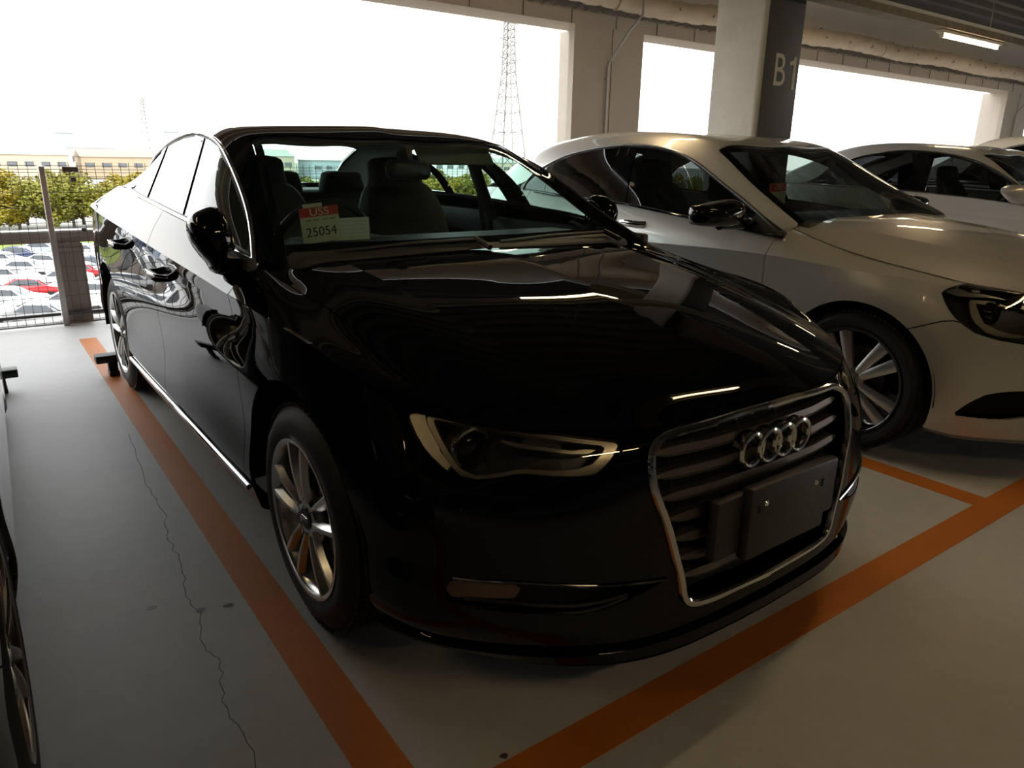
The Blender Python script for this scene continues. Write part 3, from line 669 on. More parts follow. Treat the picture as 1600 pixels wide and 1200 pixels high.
# hood, cowl, fenders
sH.clip(hoodf).clip(lambda V: hoodf(V)-g).both().part('hood', P, audi)
hs = sH.clip(lambda V: -hoodf(V)-.0005)
cowl = hs.clip(lambda V: .738+V[:, 0]).clip(lambda V: V[:, 1]-.2).offset(-.010); cowl.both().part('cowl_panel', M_PLASTIC, audi)
fend_top = hs.clip(lambda V: -np.where((V[:, 0] > -.737) & (V[:, 1] > .2), 1.0, -1.0))
fend_top = fend_top.clip(before(DOORF))+fend_top.clip(lambda V: -before(DOORF)(V)).clip(lambda V: .803+V[:, 0]).clip(lambda V: .56-V[:, 1])
BUMPCUT = [(-.60, .50), (-.43, .53), (-.395, .50), (-.30, .44)]
CUTPX = [(300, 763), (520, 758), (545, 764), (600, 757), (655, 738), (690, 700), (690, 100), (-200, 100), (-200, 763)]
cutf = AP.inside(CUTPX)
front = sL.clip(arch).clip(lambda V: .5-V[:, 1])
fend_low = front.clip(cutf).clip(lambda V: cutf(V)-g).clip(lambda V: -lampf(V)-.002)
fend_rear = front.clip(lambda V: V[:, 1]-.05).clip(before(DOORF)).clip(above_sill)
fl = fend_low.clip(lambda V: .05-V[:, 1])+fend_rear
for s in (1, -1):
    q = fend_top+fl; (q if s > 0 else q.mirror()).part('fender', P, audi)
# front bumper
bump = front.clip(lambda V: .02-V[:, 1]).clip(lambda V: -cutf(V)-g)
bump = bump.clip(lambda V: -lampf(V)-.002).clip(lambda V: -grillef(V)).clip(lambda V: -fogf(V))
fb = bump.both().part('front_bumper', P, audi)
# doors, sills, quarters
def lr(skin, name, m=P, parent=audi, skirt=.012):
    return [skin.part(name, m, parent, skirt), skin.mirror().part(name, m, parent, skirt)]
side = sL.clip(arch)+sS
fd = side.clip(past(DOORF)).clip(before(DOORB)).clip(above_sill); FD = lr(fd, 'front_door')
rd = side.clip(past(DOORB)).clip(before(DOORR)).clip(above_sill); RD = lr(rd, 'rear_door')
sill = sL.clip(arch).clip(lambda V: V[:, 1]-.36).clip(lambda V: 2.31-V[:, 1]).clip(below_sill); lr(sill, 'sill')
qp = side.clip(past(DOORR)).clip(lambda V: 3.10+.35*(V[:, 2]-.6)-V[:, 1]); lr(qp, 'rear_quarter_panel')
rb = side.clip(lambda V: -(3.104+.35*(V[:, 2]-.6)-V[:, 1]))
low_r = rb.clip(lambda V: .62-V[:, 2]).both().part('rear_bumper', P, audi)
lampR = [(.40, .69), (.86, .69), (.95, .80), (.95, .93), (.45, .91)]
rb_up = rb.clip(lambda V: V[:, 2]-.623)
tail = rb_up.clip(lambda V: -V[:, 0]-.42).clip(lambda V: .935-V[:, 2]).clip(lambda V: V[:, 2]-.72); lr(tail, 'tail_light', mat('tail_red', (.35, .01, .01), .1, coat=1))
rest = rb_up.clip(lambda V: np.maximum(.418+V[:, 0], np.maximum(V[:, 2]-.938, .717-V[:, 2])))
(rest+sK).both().part('boot_lid', P, audi)
# glasshouse
G2y = np.array(A_G2); zs = G2y[:, 2]
def ws_field(inset):
    P2 = G2y[:4]; return lambda V: np.minimum(np.interp(V[:, 2], P2[:, 2], P2[:, 0])+V[:, 0]-.008-inset, 1.062+.035*(V[:, 0]/.575)**2-inset*.9-V[:, 1])
def rw_field(inset):
    P2 = G2y[8:]; return lambda V: np.minimum(np.interp(V[:, 1], P2[:, 1], P2[:, 0])+V[:, 0]-.02-inset, V[:, 1]-2.47-inset)
top = sG.clip(lambda V: np.where(np.interp(V[:, 1], [q[1] for q in A_G3], [q[2] for q in A_G3])-V[:, 2] < 9, 1.0, -1.0))
gr3 = grids(A_GREEN, 110, 9, (3,)); sTop = Skin.from_grids(gr3[:1]); sSide = Skin.from_grids(gr3[1:])
for f in (ws_field(0), rw_field(0)): pass
roof = sTop.clip(lambda V: -ws_field(0)(V)-.001).clip(lambda V: -rw_field(0)(V)-.001)
roof.both().part('roof', P, audi, .02)
ws = sTop.clip(ws_field(.002)); W1 = ws.offset(-.003).both().part('windshield', M_GLASS, audi, 0)
fr = sTop.clip(ws_field(.002)).clip(lambda V: -ws_field(.028)(V)).offset(-.006); fr.both().part('black_border', M_GLOSSBLACK, W1, 0)
fr2 = sTop.clip(ws_field(.03)).clip(lambda V: .985-V[:, 2]).offset(-.006); fr2.both().part('black_lower_border', M_GLOSSBLACK, W1, 0)
rw = sTop.clip(rw_field(.002)); rw.offset(-.003).both().part('rear_window', M_GLASS, audi, 0)
# side windows (outlines read off the photo on the near side)
def left_of(a, b, gap=0.0):   # pixels to the left of the line a->b (a above b)
    n = np.array([b[1]-a[1], a[0]-b[0]], float); n /= np.linalg.norm(n)
    def fn(V):
        q, z = AP.px(V); return -((q-np.array(a))@n)*z/CAM['f']-gap
    return fn
bf = left_of((320, 205), (279, 350)); br = left_of((309, 205), (263, 345)); qf = left_of((257, 232), (224, 316))
sdl = sSide.clip(lambda V: 2.55-V[:, 1])
belt_i = beyond(2, 1, [(q[1], q[2]) for q in A_G4], 1, .012); top_i = beyond(2, 1, [(q[1], q[2]) for q in A_G3], -1, .014)
win = sdl.clip(belt_i).clip(top_i)
fw = win.clip(lambda V: -bf(V)-.004).clip(lambda V: V[:, 1]-.50)
for s_, dp in zip((fw, fw.mirror()), FD): s_.offset(-.004).part('side_window', M_GLASS, dp, 0)
rw2 = win.clip(lambda V: br(V)-.004).clip(lambda V: -qf(V)-.004)
for s_, dp in zip((rw2, rw2.mirror()), RD): s_.offset(-.004).part('side_window', M_GLASS, dp, 0)
q2 = win.clip(lambda V: qf(V)-.004); lr(q2.offset(-.004), 'quarter_window', M_GLASS, audi, 0)
pil = win.clip(lambda V: bf(V)+.004).clip(lambda V: -br(V)+.004); lr(pil, 'centre_pillar_trim', M_GLOSSBLACK)
div = win.clip(lambda V: qf(V)+.006).clip(lambda V: -qf(V)+.006); lr(div, 'window_divider', M_GLOSSBLACK)
tri = win.clip(lambda V: .497-V[:, 1]); lr(tri, 'mirror_triangle', M_PLASTIC)
rim_t = sdl.clip(lambda V: -np.minimum(belt_i(V), top_i(V))); lr(rim_t.offset(-.003), 'window_seal', M_PLASTIC, audi, 0)
for s in (-1, 1):
    mb = MB(); mb.tube([(s*(w+.004), y, z+.004) for w, y, z in smooth_open(A_G4[:10], 6)], .009, 8, flat=.8)
    mb.build('window_chrome_strip', M_CHROME, audi)
    mb = MB(); mb.tube([(s*(w+.003), y, z-.004) for w, y, z in smooth_open([A_G4[0]]+A_G3[1:10]+[A_G4[9]], 6)], .008, 8, flat=.8)
    mb.build('window_chrome_arch', M_CHROME, audi)
    mb = MB(); mb.tube([(s*.884, y, .262) for y in np.linspace(.40, 2.24, 12)], .008, 8, flat=1.2); mb.build('sill_chrome_strip', M_CHROME, audi)
# headlights
amber = mat('amber_lens', (.10, .035, .012), .15, coat=1); cream = mat('lamp_wing', (.62, .55, .42), .35, .3); bez = mat('lamp_bezel', (.36, .32, .25), .28, .8); lampdark = mat('lamp_housing', (.02, .019, .017), .35)
lamp = front.clip(lampf).clip(lambda V: .1-V[:, 1])
WING = np.array([(142, 172), (244, 168), (252, 235), (300, 330), (350, 420), (445, 562), (400, 548), (330, 492), (240, 396), (185, 300), (148, 215)])/4+600
BZO = np.array([(246, 170), (500, 204), (900, 284), (1250, 332), (1492, 358), (1430, 480), (1350, 560), (1320, 574), (1100, 580), (850, 552), (720, 580), (600, 596), (520, 585), (440, 556), (350, 418), (300, 330), (252, 240)])/4+600
BZI = np.array([(285, 205), (500, 245), (720, 278), (1000, 325), (1250, 362), (1410, 374), (1360, 465), (1285, 525), (1100, 545), (860, 526), (700, 556), (600, 572), (520, 556), (455, 515), (380, 400), (330, 310)])/4+600
TRM = np.array([(705, 320), (760, 335), (900, 365), (1180, 400), (1380, 385), (1360, 420), (1170, 425), (900, 390), (800, 372), (715, 340)])/4+600
RED = np.array([(830, 300), (940, 312), (1060, 335), (1170, 360), (1160, 395), (900, 365), (838, 352)])/4+600
ctr, nrm = AP.hit(lamp, (720, 691))
for s in (1, -1):
    mm = (lambda k: k) if s > 0 else (lambda k: k.mirror())
    hl = mm(lamp.clip(lambda V: lampf(V)-.003).offset(-.002)).part('headlight', M_LENS, audi, .01)
    hl['label'] = 'clear headlight with round projector'
    mm(lamp.offset(-.075)).part('lamp_housing', lampdark, hl, -.072)
    mm(lamp.clip(AP.inside(WING)).offset(-.014)).part('light_guide', cream, hl, .02)
    mm(lamp.clip(AP.inside(BZO)).clip(AP.inside(BZI, sign=-1)).offset(-.018)).part('bezel', bez, hl, .03)
    mm(lamp.clip(AP.inside(TRM)).offset(-.03)).part('trim_blade', bez, hl, .012)
    mm(lamp.clip(AP.inside(RED)).offset(-.045)).part('reflector', M_CHROME, hl, .01)
    c = ctr-nrm*.055; c = (c[0] if s > 0 else -c[0], c[1], c[2]); mb = MB()
    mb.lathe([(.02, .047), (-.012, .050), (-.016, .047), (-.016, .040), (.0, .038)], 'Y', 40, c); pj = mb.build('projector_ring', M_CHROME, hl)
    mb = MB(); mb.lathe([(.0, .039), (-.012, .034), (-.020, .022), (-.023, .008), (-.0235, 0.0001)], 'Y', 32, c); mb.build('projector_lens', M_GLOSSBLACK, hl)
    mb = MB(); mb.lathe([(.0, .006), (-.014, .006), (-.016, .0001)], 'Y', 16, (c[0]-s*-.105, c[1]-.05, c[2]-.01)); mb.build('indicator_bulb', amber, hl)
# grille: chrome frame, slats, back, badge, plate holder
HALF = [(0, .6925), (.10, .692), (.20, .689), (.29, .683), (.342, .675), (.370, .660), (.382, .638), (.3835, .605), (.381, .575), (.370, .54), (.354, .50), (.341, .46), (.330, .42), (.316, .38), (.305, .345), (.2995, .315), (.292, .294), (.274, .281), (.245, .2755), (.16, .2735), (.08, .2725), (0, .272)]
nose = np.array(A_LOW)
def nose_y(w, z):
    ys = []; zz = []
    for lv in range(1, 7):
        R_ = nose[lv][:6]; ys.append(np.interp(w, R_[:, 0], R_[:, 1])); zz.append(np.interp(w, R_[:, 0], R_[:, 2]))
    return float(np.interp(z, zz, ys))
half = [(-w, nose_y(w, z), z) for w, z in HALF]
ring = smooth_open(half, 4)
for _ in range(2): ring[1:-1] = (ring[:-2]+2*ring[1:-1]+ring[2:])/4
ring = np.concatenate([ring[:-1], (ring*np.array([-1, 1, 1]))[::-1][:-1]])
gf = MB(); gf.tube([(x, y-.006, z) for x, y, z in ring], .0105, 10, closed=True); grille = gf.build('grille', M_CHROME, audi); grille['label'] = 'chrome-framed single grille with horizontal slats'
gb = front.clip(grillef).clip(lambda V: -V[:, 1]-.5); gb.offset(-.055).both().part('grille_back', M_DARK, grille, -.05)
slat_m = mat('grille_slat', (.16, .145, .12), .34, .5, noise=.1, nscale=100)
hw_z = np.array([(p_[2], -p_[0]) for p_ in half[6:16]]); hw_z = hw_z[np.argsort(hw_z[:, 0])]
for z in (.640, .590, .540, .488, .437, .386, .338):
    wl = np.interp(z, hw_z[:, 0], hw_z[:, 1])-.022; V = []; F = []; N_ = 25
    for i in range(N_):
        w = -wl+2*wl*i/(N_-1); k = min(1, (wl-abs(w))/.045+.12); yy = nose_y(abs(w), z)+.010; hh = .0125*k
        for (dy, dz) in ((.0, -.25*hh), (.004, hh), (.030, hh*.8), (.030, -hh*.9), (.004, -hh)): V.append((w, yy+dy+(1-k)*.006, z+dz))
    for i in range(N_-1):
        for k in range(5): F.append((i*5+k, i*5+(k+1) % 5, (i+1)*5+(k+1) % 5, (i+1)*5+k))
    F += [tuple(range(4, -1, -1)), tuple(range((N_-1)*5, N_*5))]
    fix_normals(obj('slat', V, F, slat_m, grille, True, None, 25))
for w in (-.30, -.225, -.15, -.075, .075, .15, .225, .30):
    MB().tube([(w, nose_y(abs(w), z)+.034, z) for z in np.linspace(.33, .672, 6)], .0025, 6).build('rib', M_PLASTIC, grille)
bd = []
for k, w in enumerate((-.0915, -.0305, .0305, .0915)):
    mb = MB(); R_ = .039; yy = nose_y(abs(w), .6115)-.012-(.002 if k % 2 else 0)
    mb.tube([(w+R_*math.cos(q), yy, .6115+R_*math.sin(q)) for q in np.linspace(0, 2*math.pi, 40, endpoint=False)], .0085, 10, closed=True)
    mb.lathe([(0, .0445), (.022, .0445), (.022, .0335), (0, .0335)], 'Y', 40, (w, yy, .6115)); o = mb.build('badge_ring', M_CHROME, grille)
plate_m = mat('plate_holder', (.030, .029, .028), .5, noise=.15, nscale=150)
MB().box((0, -.840, .455), (.485, .03, .150), bev=.010).build('plate_bracket', plate_m, grille)
ph = MB(); ph.box((0, -.864, .460), (.315, .030, .180), bev=.007); pho = ph.build('plate_holder', plate_m, grille)
for s in (-1, 1):
    sc = MB(); sc.lathe([(0, .0), (0, .0045), (.003, .0075), (.006, .0075)], 'Y', 16, (s*.100, -.882, .503)); sc.build('screw', M_CHROME, pho)
    sl = MB(); sl.box((s*.100-.028 if s < 0 else s*.100+.028, -.8792, .496), (.010, .002, .02), bev=.0009); sl.build('slot', M_DARK, pho)
front.clip(lambda V: .212-V[:, 2]).clip(lambda V: -.37-V[:, 1]).offset(.014).both().part('front_lip', P, audi, .014)
# lower bumper: vent pocket, strip, fog lamp
FL = np.array([(692, 927), (698, 915), (714, 903), (760, 907), (816, 913), (812, 936), (765, 938), (700, 934)])
fogs = front.clip(fogf)
for s in (1, -1):
    mm = (lambda k: k) if s > 0 else (lambda k: k.mirror())
    vp = mm(fogs.offset(-.035)).part('bumper_vent', M_PLASTIC, audi, -.033)
    mm(fogs.clip(AP.inside(FL)).offset(-.006)).part('fog_lamp', amber, vp, .015)
    for dz in (.0, .018):
        pts = [AP.hit(front, q)[0] for q in ((730, 936+dz*900), (800, 944+dz*900), (880, 948+dz*800), (940, 944+dz*500), (985, 930+dz*300))]
        MB().tube([(x*s, y+.008, z) for x, y, z in smooth_open(pts, 4)], .005, 6).build('vent_slat', M_PLASTIC, vp)
    pts = [AP.hit(front, q)[0] for q in ((712, 901), (760, 906), (815, 911), (900, 916), (985, 913), (1042, 904))]
    MB().tube([(x*s, y-.003, z) for x, y, z in smooth_open(pts, 4)], .0034, 6).build('bumper_chrome_strip', M_CHROME, audi)
# underside and inner darkness
ub = MB(); ub.prism([(-.70, .36), (.70, .36), (.76, 2.2), (.70, 3.3), (-.70, 3.3), (-.76, 2.2)], .17, .24); ub.box((0, -.24, .22), (1.0, .95, .04)); ub.box((0, -.68, .42), (.9, .03, .5)); ub.box((0, .30, .56), (1.45, .04, .62))
ub.build('floor_pan', M_DARK, audi)
for y in (0, 2.637): wheelhouse(audi, y, A_R+.012, .868, .60, .317)
WH = [wheel(audi, -1, 0, .868), wheel(audi, 1, 0, .868), wheel(audi, -1, 2.637, .862), wheel(audi, 1, 2.637, .862)]
# mirrors
mo = smooth_closed([(297, 352), (303, 336), (318, 327), (333, 323), (346, 330), (357, 352), (366, 384), (360, 402), (356, 424), (338, 428), (329, 415), (314, 397), (301, 376)], 4)
ma = smooth_closed([(330, 414), (352, 398), (366, 391), (404, 411), (414, 424), (398, 442), (380, 441), (360, 432), (340, 428)], 4)
mc = smooth_closed([(351, 397), (363, 390), (404, 410), (401, 419), (365, 401), (356, 404)], 4)
def puff(name, px, y0, prof, m, parent, s, mats=None, dx=0.0, dy=0.0):
    Q = np.array([AP.at(q, 1, y0) for q in px]); cen = Q.mean(0); n = len(Q); V = []; F = []
    for k, d in prof:
        for q in Q: v = cen+(q-cen)*k; V.append((v[0]*s+dx, v[1]+d+dy, v[2]))
    for i in range(len(prof)-1):
        for j in range(n): F.append((i*n+j, i*n+(j+1) % n, (i+1)*n+(j+1) % n, (i+1)*n+j))
    mi = [1 if mats and i >= (len(prof)-2)*n else 0 for i in range(len(F))]
    return fix_normals(obj(name, V, F, m, parent, True, None, 50, mats, mi if mats else None))
for s, dx, dy in ((1, 0, 0), (-1, -.05, .20)):
    mr = puff('door_mirror', mo, .50, [(.0, -.075), (.35, -.072), (.62, -.062), (.82, -.045), (.94, -.022), (1.0, .005), (1.0, .045), (.96, .055), (.90, .056), (.88, .046), (0, .046)], P, audi, s, [mat('mirror_silver', (.8, .82, .82), .02, 1.0)], dx, dy)
    puff('mirror_arm', ma, .50, [(0, -.045), (.7, -.040), (.93, -.020), (1, .0), (1, .03), (.8, .05), (0, .05)], P, mr, s, None, dx, dy)
    puff('mirror_arm_trim', mc, .44, [(0, -.012), (.9, -.010), (1, -.004), (1, .02), (0, .02)], M_CHROME, mr, s, None, dx, dy)
# door handles
for (yy, zz), dl in (((1.30, .80), FD), ((2.10, .838), RD)):
    for s, dp in zip((-1, 1), dl):
        mb = MB(); mb.tube([(s*.878, yy-.10, zz), (s*.912, yy-.075, zz+.002), (s*.918, yy, zz+.004), (s*.912, yy+.075, zz+.004), (s*.878, yy+.10, zz+.004)], .013, 10, rs=[.010, .013, .014, .013, .010], flat=1.2)
        mb.build('door_handle', P, dp)
        MB().tube([(s*.921, yy-.07, zz+.016), (s*.926, yy, zz+.018), (s*.921, yy+.07, zz+.018)], .003, 6).build('handle_chrome', M_CHROME, dp)
# wipers
for x0, x1 in ((-.55, -.02), (.08, .60)):
    mb = MB(); mb.tube([(x0, .42, .962), ((x0+x1)/2, .435, .972), (x1, .43, .975)], .007, 6); mb.tube([(x1, .34, .955), (x1, .43, .978)], .010, 6); mb.build('wiper', M_PLASTIC, audi)
# cabin
cab = MB(); cab.box((0, .62, .90), (1.40, .50, .12), bev=.04); cab.box((0, .75, .80), (1.36, .25, .2), bev=.05); cab.box((-.36, .80, .940), (.36, .2, .05), bev=.02); cab.build('dashboard', M_TRIM, audi)
for x in (-.36, .36): front_seat(audi, x, 1.22, hz=1.125)
steering_wheel(audi, -.36, .98, .92)
rsb = cushion('rear_bench', rrect(1.30, .62, .10), -.08, .08, M_SEAT, audi); rsb.location = (0, 2.33, .78); rsb.rotation_euler = (math.radians(-20), 0, 0)
cushion('rear_cushion', rrect(1.30, .2, .07), -.25, .25, M_SEAT, audi).location = (0, 2.02, .48)
for x in (-.38, 0, .38):
    h = cushion('rear_headrest', smooth_closed([(-.12, -.06), (-.125, .03), (-.09, .065), (.09, .065), (.125, .03), (.12, -.06)], 4), -.045, .045, M_SEAT, audi); h.location = (x, 2.42, 1.10)
MB().box((0, 2.76, 1.045), (1.25, .62, .02), bev=.008).build('parcel_shelf', M_TRIM, audi)
hln = sTop.clip(lambda V: -ws_field(-.02)(V)).clip(lambda V: -rw_field(-.01)(V)).offset(-.028); hln.both().part('headliner', M_HEADLINER, audi, 0)
for s in (-1, 1):
    MB().tube([(s*.77, 1.45, .95), (s*.70, 1.46, 1.12), (s*.625, 1.45, 1.29)], .045, 10, flat=.5).build('belt_pillar', M_TRIM, audi)
    MB().tube([(s*.735, 1.43, .70), (s*.66, 1.44, 1.20)], .022, 6, flat=.15).build('seat_belt', mat('webbing', (.03, .03, .03), .8), audi)
    v = MB(); v.box((s*.33, 1.13 if s > 0 else 1.20, 1.275 if s > 0 else 1.318), (.38, .015, .14), bev=.006, M=Matrix.Rotation(math.radians(-40 if s > 0 else -78), 3, 'X')); v.build('sun_visor', M_HEADLINER, audi)
    MB().box((s*.815, .95, .90), (.03, 1.1, .12), bev=.01).build('door_trim', M_TRIM, audi); MB().box((s*.80, 1.9, .93), (.03, .8, .12), bev=.01).build('door_trim', M_TRIM, audi)
rm = cushion('rear_view_mirror', rrect(.23, .075, .032), -.025, .02, M_PLASTIC, audi); rm.location = (0.0, .93, 1.20); rm.rotation_euler = (math.radians(-8), 0, math.radians(12))
MB().tube([(0, .93, 1.215), (0, .97, 1.262)], .02, 10, rs=[.015, .035]).build('mirror_stem', M_PLASTIC, audi)
# ================================================================ the other cars on the deck
def generic_car(name, loc, rz, S, paint, label, glass_f, glass_r, wheel_kw, chrome=True, steer_x=-.36, lamp_px=None, mirror=None, inlet_px=None, group=None, handle=M_CHROME, seats=True):
    """S: dict of rails.  Returns the root and its skins."""
    root = empty(name, loc, rz); tag(root, label, 'car', group); PC = PixCam(loc, rz)
    WB, AR, RT = S['wb'], S['arch'], S['r']
    gL = grids(S['low'], 150, 7, (1,)); L = Skin.from_grids(gL)
    k = S['shut']; Hd = Skin.from_grids(grids(S['hood'][:k+1], 50, 7, (2,))); Ft = Skin.from_grids(grids(S['hood'][k:], 50, 7))
    gg = grids(S['green'], 90, 7, (3,)); T = Skin.from_grids(gg[:1]); Sd = Skin.from_grids(gg[1:])
    Sh = Skin.from_grids(grids(S['sho'], 70, 4)); K = Skin.from_grids(grids(S['deck'], 20, 5))
    arch = arch_field((0, WB), AR, RT); g = .0025
    DF, DB, DR = S['df'], S['db'], S['dr']
    def past(p): return beyond(1, 2, p, 1, g)
    def before(p): return beyond(1, 2, p, -1, g)
    def lr(skin, nm, m=paint, parent=None, skirt=.012): return [skin.part(nm, m, parent or root, skirt), skin.mirror().part(nm, m, parent or root, skirt)]
    y_c = S['cowl']
    SR = np.array(S['hood'][k]); Hd = Hd.clip(lambda V: V[:, 0]+np.interp(V[:, 1], SR[:, 1], SR[:, 0])-.005)
    Hd.clip(lambda V: y_c+.10*(V[:, 0]/.7)**2-V[:, 1]).both().part('hood', paint, root)
    Hd.clip(lambda V: V[:, 1]-(y_c+.004+.10*(V[:, 0]/.7)**2)).offset(-.01).both().part('cowl_panel', M_PLASTIC, root, 0)
    cut = beyond(2, 1, S['cut'], 1)
    front = L.clip(arch).clip(lambda V: .6-V[:, 1])
    lampf = PC.inside(lamp_px) if lamp_px is not None else (lambda V: np.minimum(np.minimum(V[:, 2]-.60, .715-V[:, 2]), np.minimum(-.36-V[:, 1], -V[:, 0]-.42)))
    inl = PC.inside(inlet_px) if inlet_px is not None else (lambda V: np.minimum(np.minimum(V[:, 2]-.25, .36-V[:, 2]), np.minimum(-.50-V[:, 1], -V[:, 0]-.45)))
    fl = front.clip(lambda V: V[:, 1]+.46).clip(lambda V: np.maximum(cut(V)-g, V[:, 1]-.02)).clip(before(DF)).clip(lambda V: -lampf(V)-.002)
    sill = lambda V: V[:, 2]-.275
    fl = fl.clip(lambda V: np.maximum(sill(V), .1-V[:, 1]))
    ft = Ft.clip(lambda V: np.maximum(before(DF)(V), np.minimum(.79+V[:, 0], .56-V[:, 1]))).clip(lambda V: -lampf(V)-.002)
    lr(ft.offset(0)+fl, 'fender')
    gril = lambda V: np.minimum(np.minimum(V[:, 2]-.30, .66-V[:, 2]), .34+.2*(V[:, 2]-.5)+V[:, 0])
    bp = front.clip(lambda V: np.maximum(-cut(V)-g, -.463-V[:, 1])).clip(lambda V: .02-V[:, 1]).clip(lambda V: -lampf(V)-.002).clip(lambda V: -inl(V)).clip(lambda V: np.maximum(-gril(V), V[:, 1]+.4))
    bp.both().part('front_bumper', paint, root)
    gb = front.clip(gril).clip(lambda V: -.5-V[:, 1]); go = gb.offset(-.04).both().part('grille', M_DARK, root, -.04)
    for z in (.36, .42, .48, .54, .60):
        R_ = np.array(S['low'][4][:4]); MB().tube([(w, float(np.interp(abs(w), R_[:, 0], R_[:, 1]))+.01, z) for w in np.linspace(-.31, .31, 9)], .010, 6, flat=.6).build('slat', M_CHROME, go)
    lm = (front+Ft).clip(lampf).clip(lambda V: -.05-V[:, 1])
    ip = front.clip(inl).clip(lambda V: -.2-V[:, 1])
    for s in (1, -1):
        mm = (lambda q: q) if s > 0 else (lambda q: q.mirror())
        h = mm(lm.offset(-.002)).part('headlight', M_LENS, root, .01)
        if h:
            mm(lm.offset(-.06)).part('lamp_housing', mat('lamp_housing', (.02, .019, .017), .35), h, -.055)
            c = PC.hit(lm, (1572, 492))[0] if lamp_px is not None else lm.V[np.argmin(np.abs(lm.V-lm.V.mean(0)).sum(1))]
            mb = MB(); mb.lathe([(.02, .040), (-.012, .044), (-.016, .040), (-.016, .033), (.0, .030), (-.012, .024), (-.02, .0001)], 'Y', 32, (c[0]*s, c[1]+.05, c[2])); mb.build('projector', M_GLOSSBLACK if lamp_px is not None else M_CHROME, h)
            if lamp_px is not None:
                brow = [(1513, 467), (1545, 469), (1600, 476), (1660, 492), (1660, 499), (1600, 483), (1548, 476), (1526, 475), (1532, 494), (1548, 511), (1575, 521), (1610, 526), (1610, 533), (1570, 529), (1540, 519), (1520, 499)]
                mm(lm.clip(PC.inside(brow)).offset(-.02)).part('light_guide', mat('lamp_bezel', (.36, .32, .25), .28, .8), h, .015)
                top = [(1474, 455), (1504, 446), (1544, 444), (1600, 459), (1690, 500), (1690, 512), (1600, 472), (1545, 464), (1500, 463)]
                mm(lm.clip(PC.inside(top)).offset(-.012)).part('brow_trim', M_ALU, h, .01)
        mm(ip.offset(-.04)).part('bumper_inlet', M_DARK, root, -.04)
    side = L.clip(arch)+Sh
    fd = lr(side.clip(past(DF)).clip(before(DB)).clip(sill), 'front_door'); rd = lr(side.clip(past(DB)).clip(before(DR)).clip(sill), 'rear_door')
    lr(L.clip(arch).clip(lambda V: V[:, 1]-.34).clip(lambda V: WB-.33-V[:, 1]).clip(lambda V: -sill(V)-.003), 'sill')
    ye = S['tail']
    lr(side.clip(past(DR)).clip(lambda V: ye-V[:, 1]), 'rear_quarter_panel')
    (side.clip(lambda V: V[:, 1]-ye-.003).clip(lambda V: .64-V[:, 2])).both().part('rear_bumper', paint, root)
    rr = side.clip(lambda V: V[:, 1]-ye-.003).clip(lambda V: V[:, 2]-.643)
    lr(rr.clip(lambda V: -V[:, 0]-.48), 'tail_light', mat('tail_red', (.35, .01, .01), .1, coat=1))
    (rr.clip(lambda V: .478+V[:, 0])+K).both().part('boot_lid', paint, root)
    G2 = np.array(S['green'][2]); G3 = S['green'][3]; G4 = S['green'][-1]
    nw = S['nw']; yt = S['wstop']; yr = S['rwtop']
    ws = lambda i: (lambda V: np.minimum(np.interp(V[:, 2], G2[:nw, 2], G2[:nw, 0])+V[:, 0]-.008-i, yt+.04*(V[:, 0]/.57)**2-i-V[:, 1]))
    P2 = G2[S['nr']:]
    rw = lambda i: (lambda V: np.minimum(np.interp(V[:, 1], P2[:, 1], P2[:, 0])+V[:, 0]-.03-i, V[:, 1]-yr-i))
    T.clip(lambda V: -ws(0)(V)-.001).clip(lambda V: -rw(0)(V)-.001).both().part('roof', S.get('roof_mat') or paint, root, .02)
    w1 = T.clip(ws(.002)).offset(-.003).both().part('windshield', glass_f, root, 0)
    T.clip(ws(.002)).clip(lambda V: -ws(.03)(V)).offset(-.006).both().part('black_border', M_GLOSSBLACK, w1, 0)
    T.clip(rw(.002)).offset(-.003).both().part('rear_window', glass_r, root, 0)
    T.clip(lambda V: -ws(-.02)(V)).clip(lambda V: -rw(-.01)(V)).offset(-.03).both().part('headliner', M_HEADLINER, root, 0)
    bi = beyond(2, 1, [(q[1], q[2]) for q in G4], 1, .012); ti = beyond(2, 1, [(q[1], q[2]) for q in G3], -1, .014)
    sd2 = Sd.clip(lambda V: S['dlo_end']-V[:, 1]); win = sd2.clip(bi).clip(ti)
    BF, BR, Q = S['bf'], S['br'], S['q']
    f1 = win.clip(before(BF)).clip(lambda V: V[:, 1]-S['tri'])
    for q, dp in zip((f1, f1.mirror()), fd): q.offset(-.004).part('side_window', glass_f, dp, 0)
    r1 = win.clip(past(BR)).clip(before(Q))
    for q, dp in zip((r1, r1.mirror()), rd): q.offset(-.004).part('side_window', glass_r, dp, 0)
    lr(win.clip(past(Q)).offset(-.004), 'quarter_window', glass_r, root, 0)
    lr(win.clip(past(BF)).clip(before(BR)), 'centre_pillar_trim', M_GLOSSBLACK); lr(win.clip(lambda V: S['tri']-.003-V[:, 1]), 'mirror_triangle', M_PLASTIC)
    lr(sd2.clip(lambda V: -np.minimum(bi(V), ti(V))).offset(-.003), 'window_seal', M_PLASTIC, root, 0)
    if S.get('pillar_strips'):
        for ln in S['pillar_strips']:
            for s in (-1, 1): MB().tube([(s*w, y, z) for w, y, z in ln], .006, 6).build('pillar_strip', M_ALU, root)
    for s in (-1, 1):
        cm = M_CHROME if chrome else M_GLOSSBLACK
        MB().tube([(s*(w+.004), y, z+.002) for w, y, z in smooth_open(G4[:10], 5)], .009, 8, flat=.8).build('window_lower_strip', M_GLOSSBLACK if not chrome else cm, root)
        MB().tube([(s*(w+.003), y, z-.003) for w, y, z in smooth_open([G4[0]]+list(G3[1:S['arc']])+[G4[S['arc']-1]], 5)], .008, 8, flat=.8).build('window_upper_strip', cm if chrome else M_ALU, root)
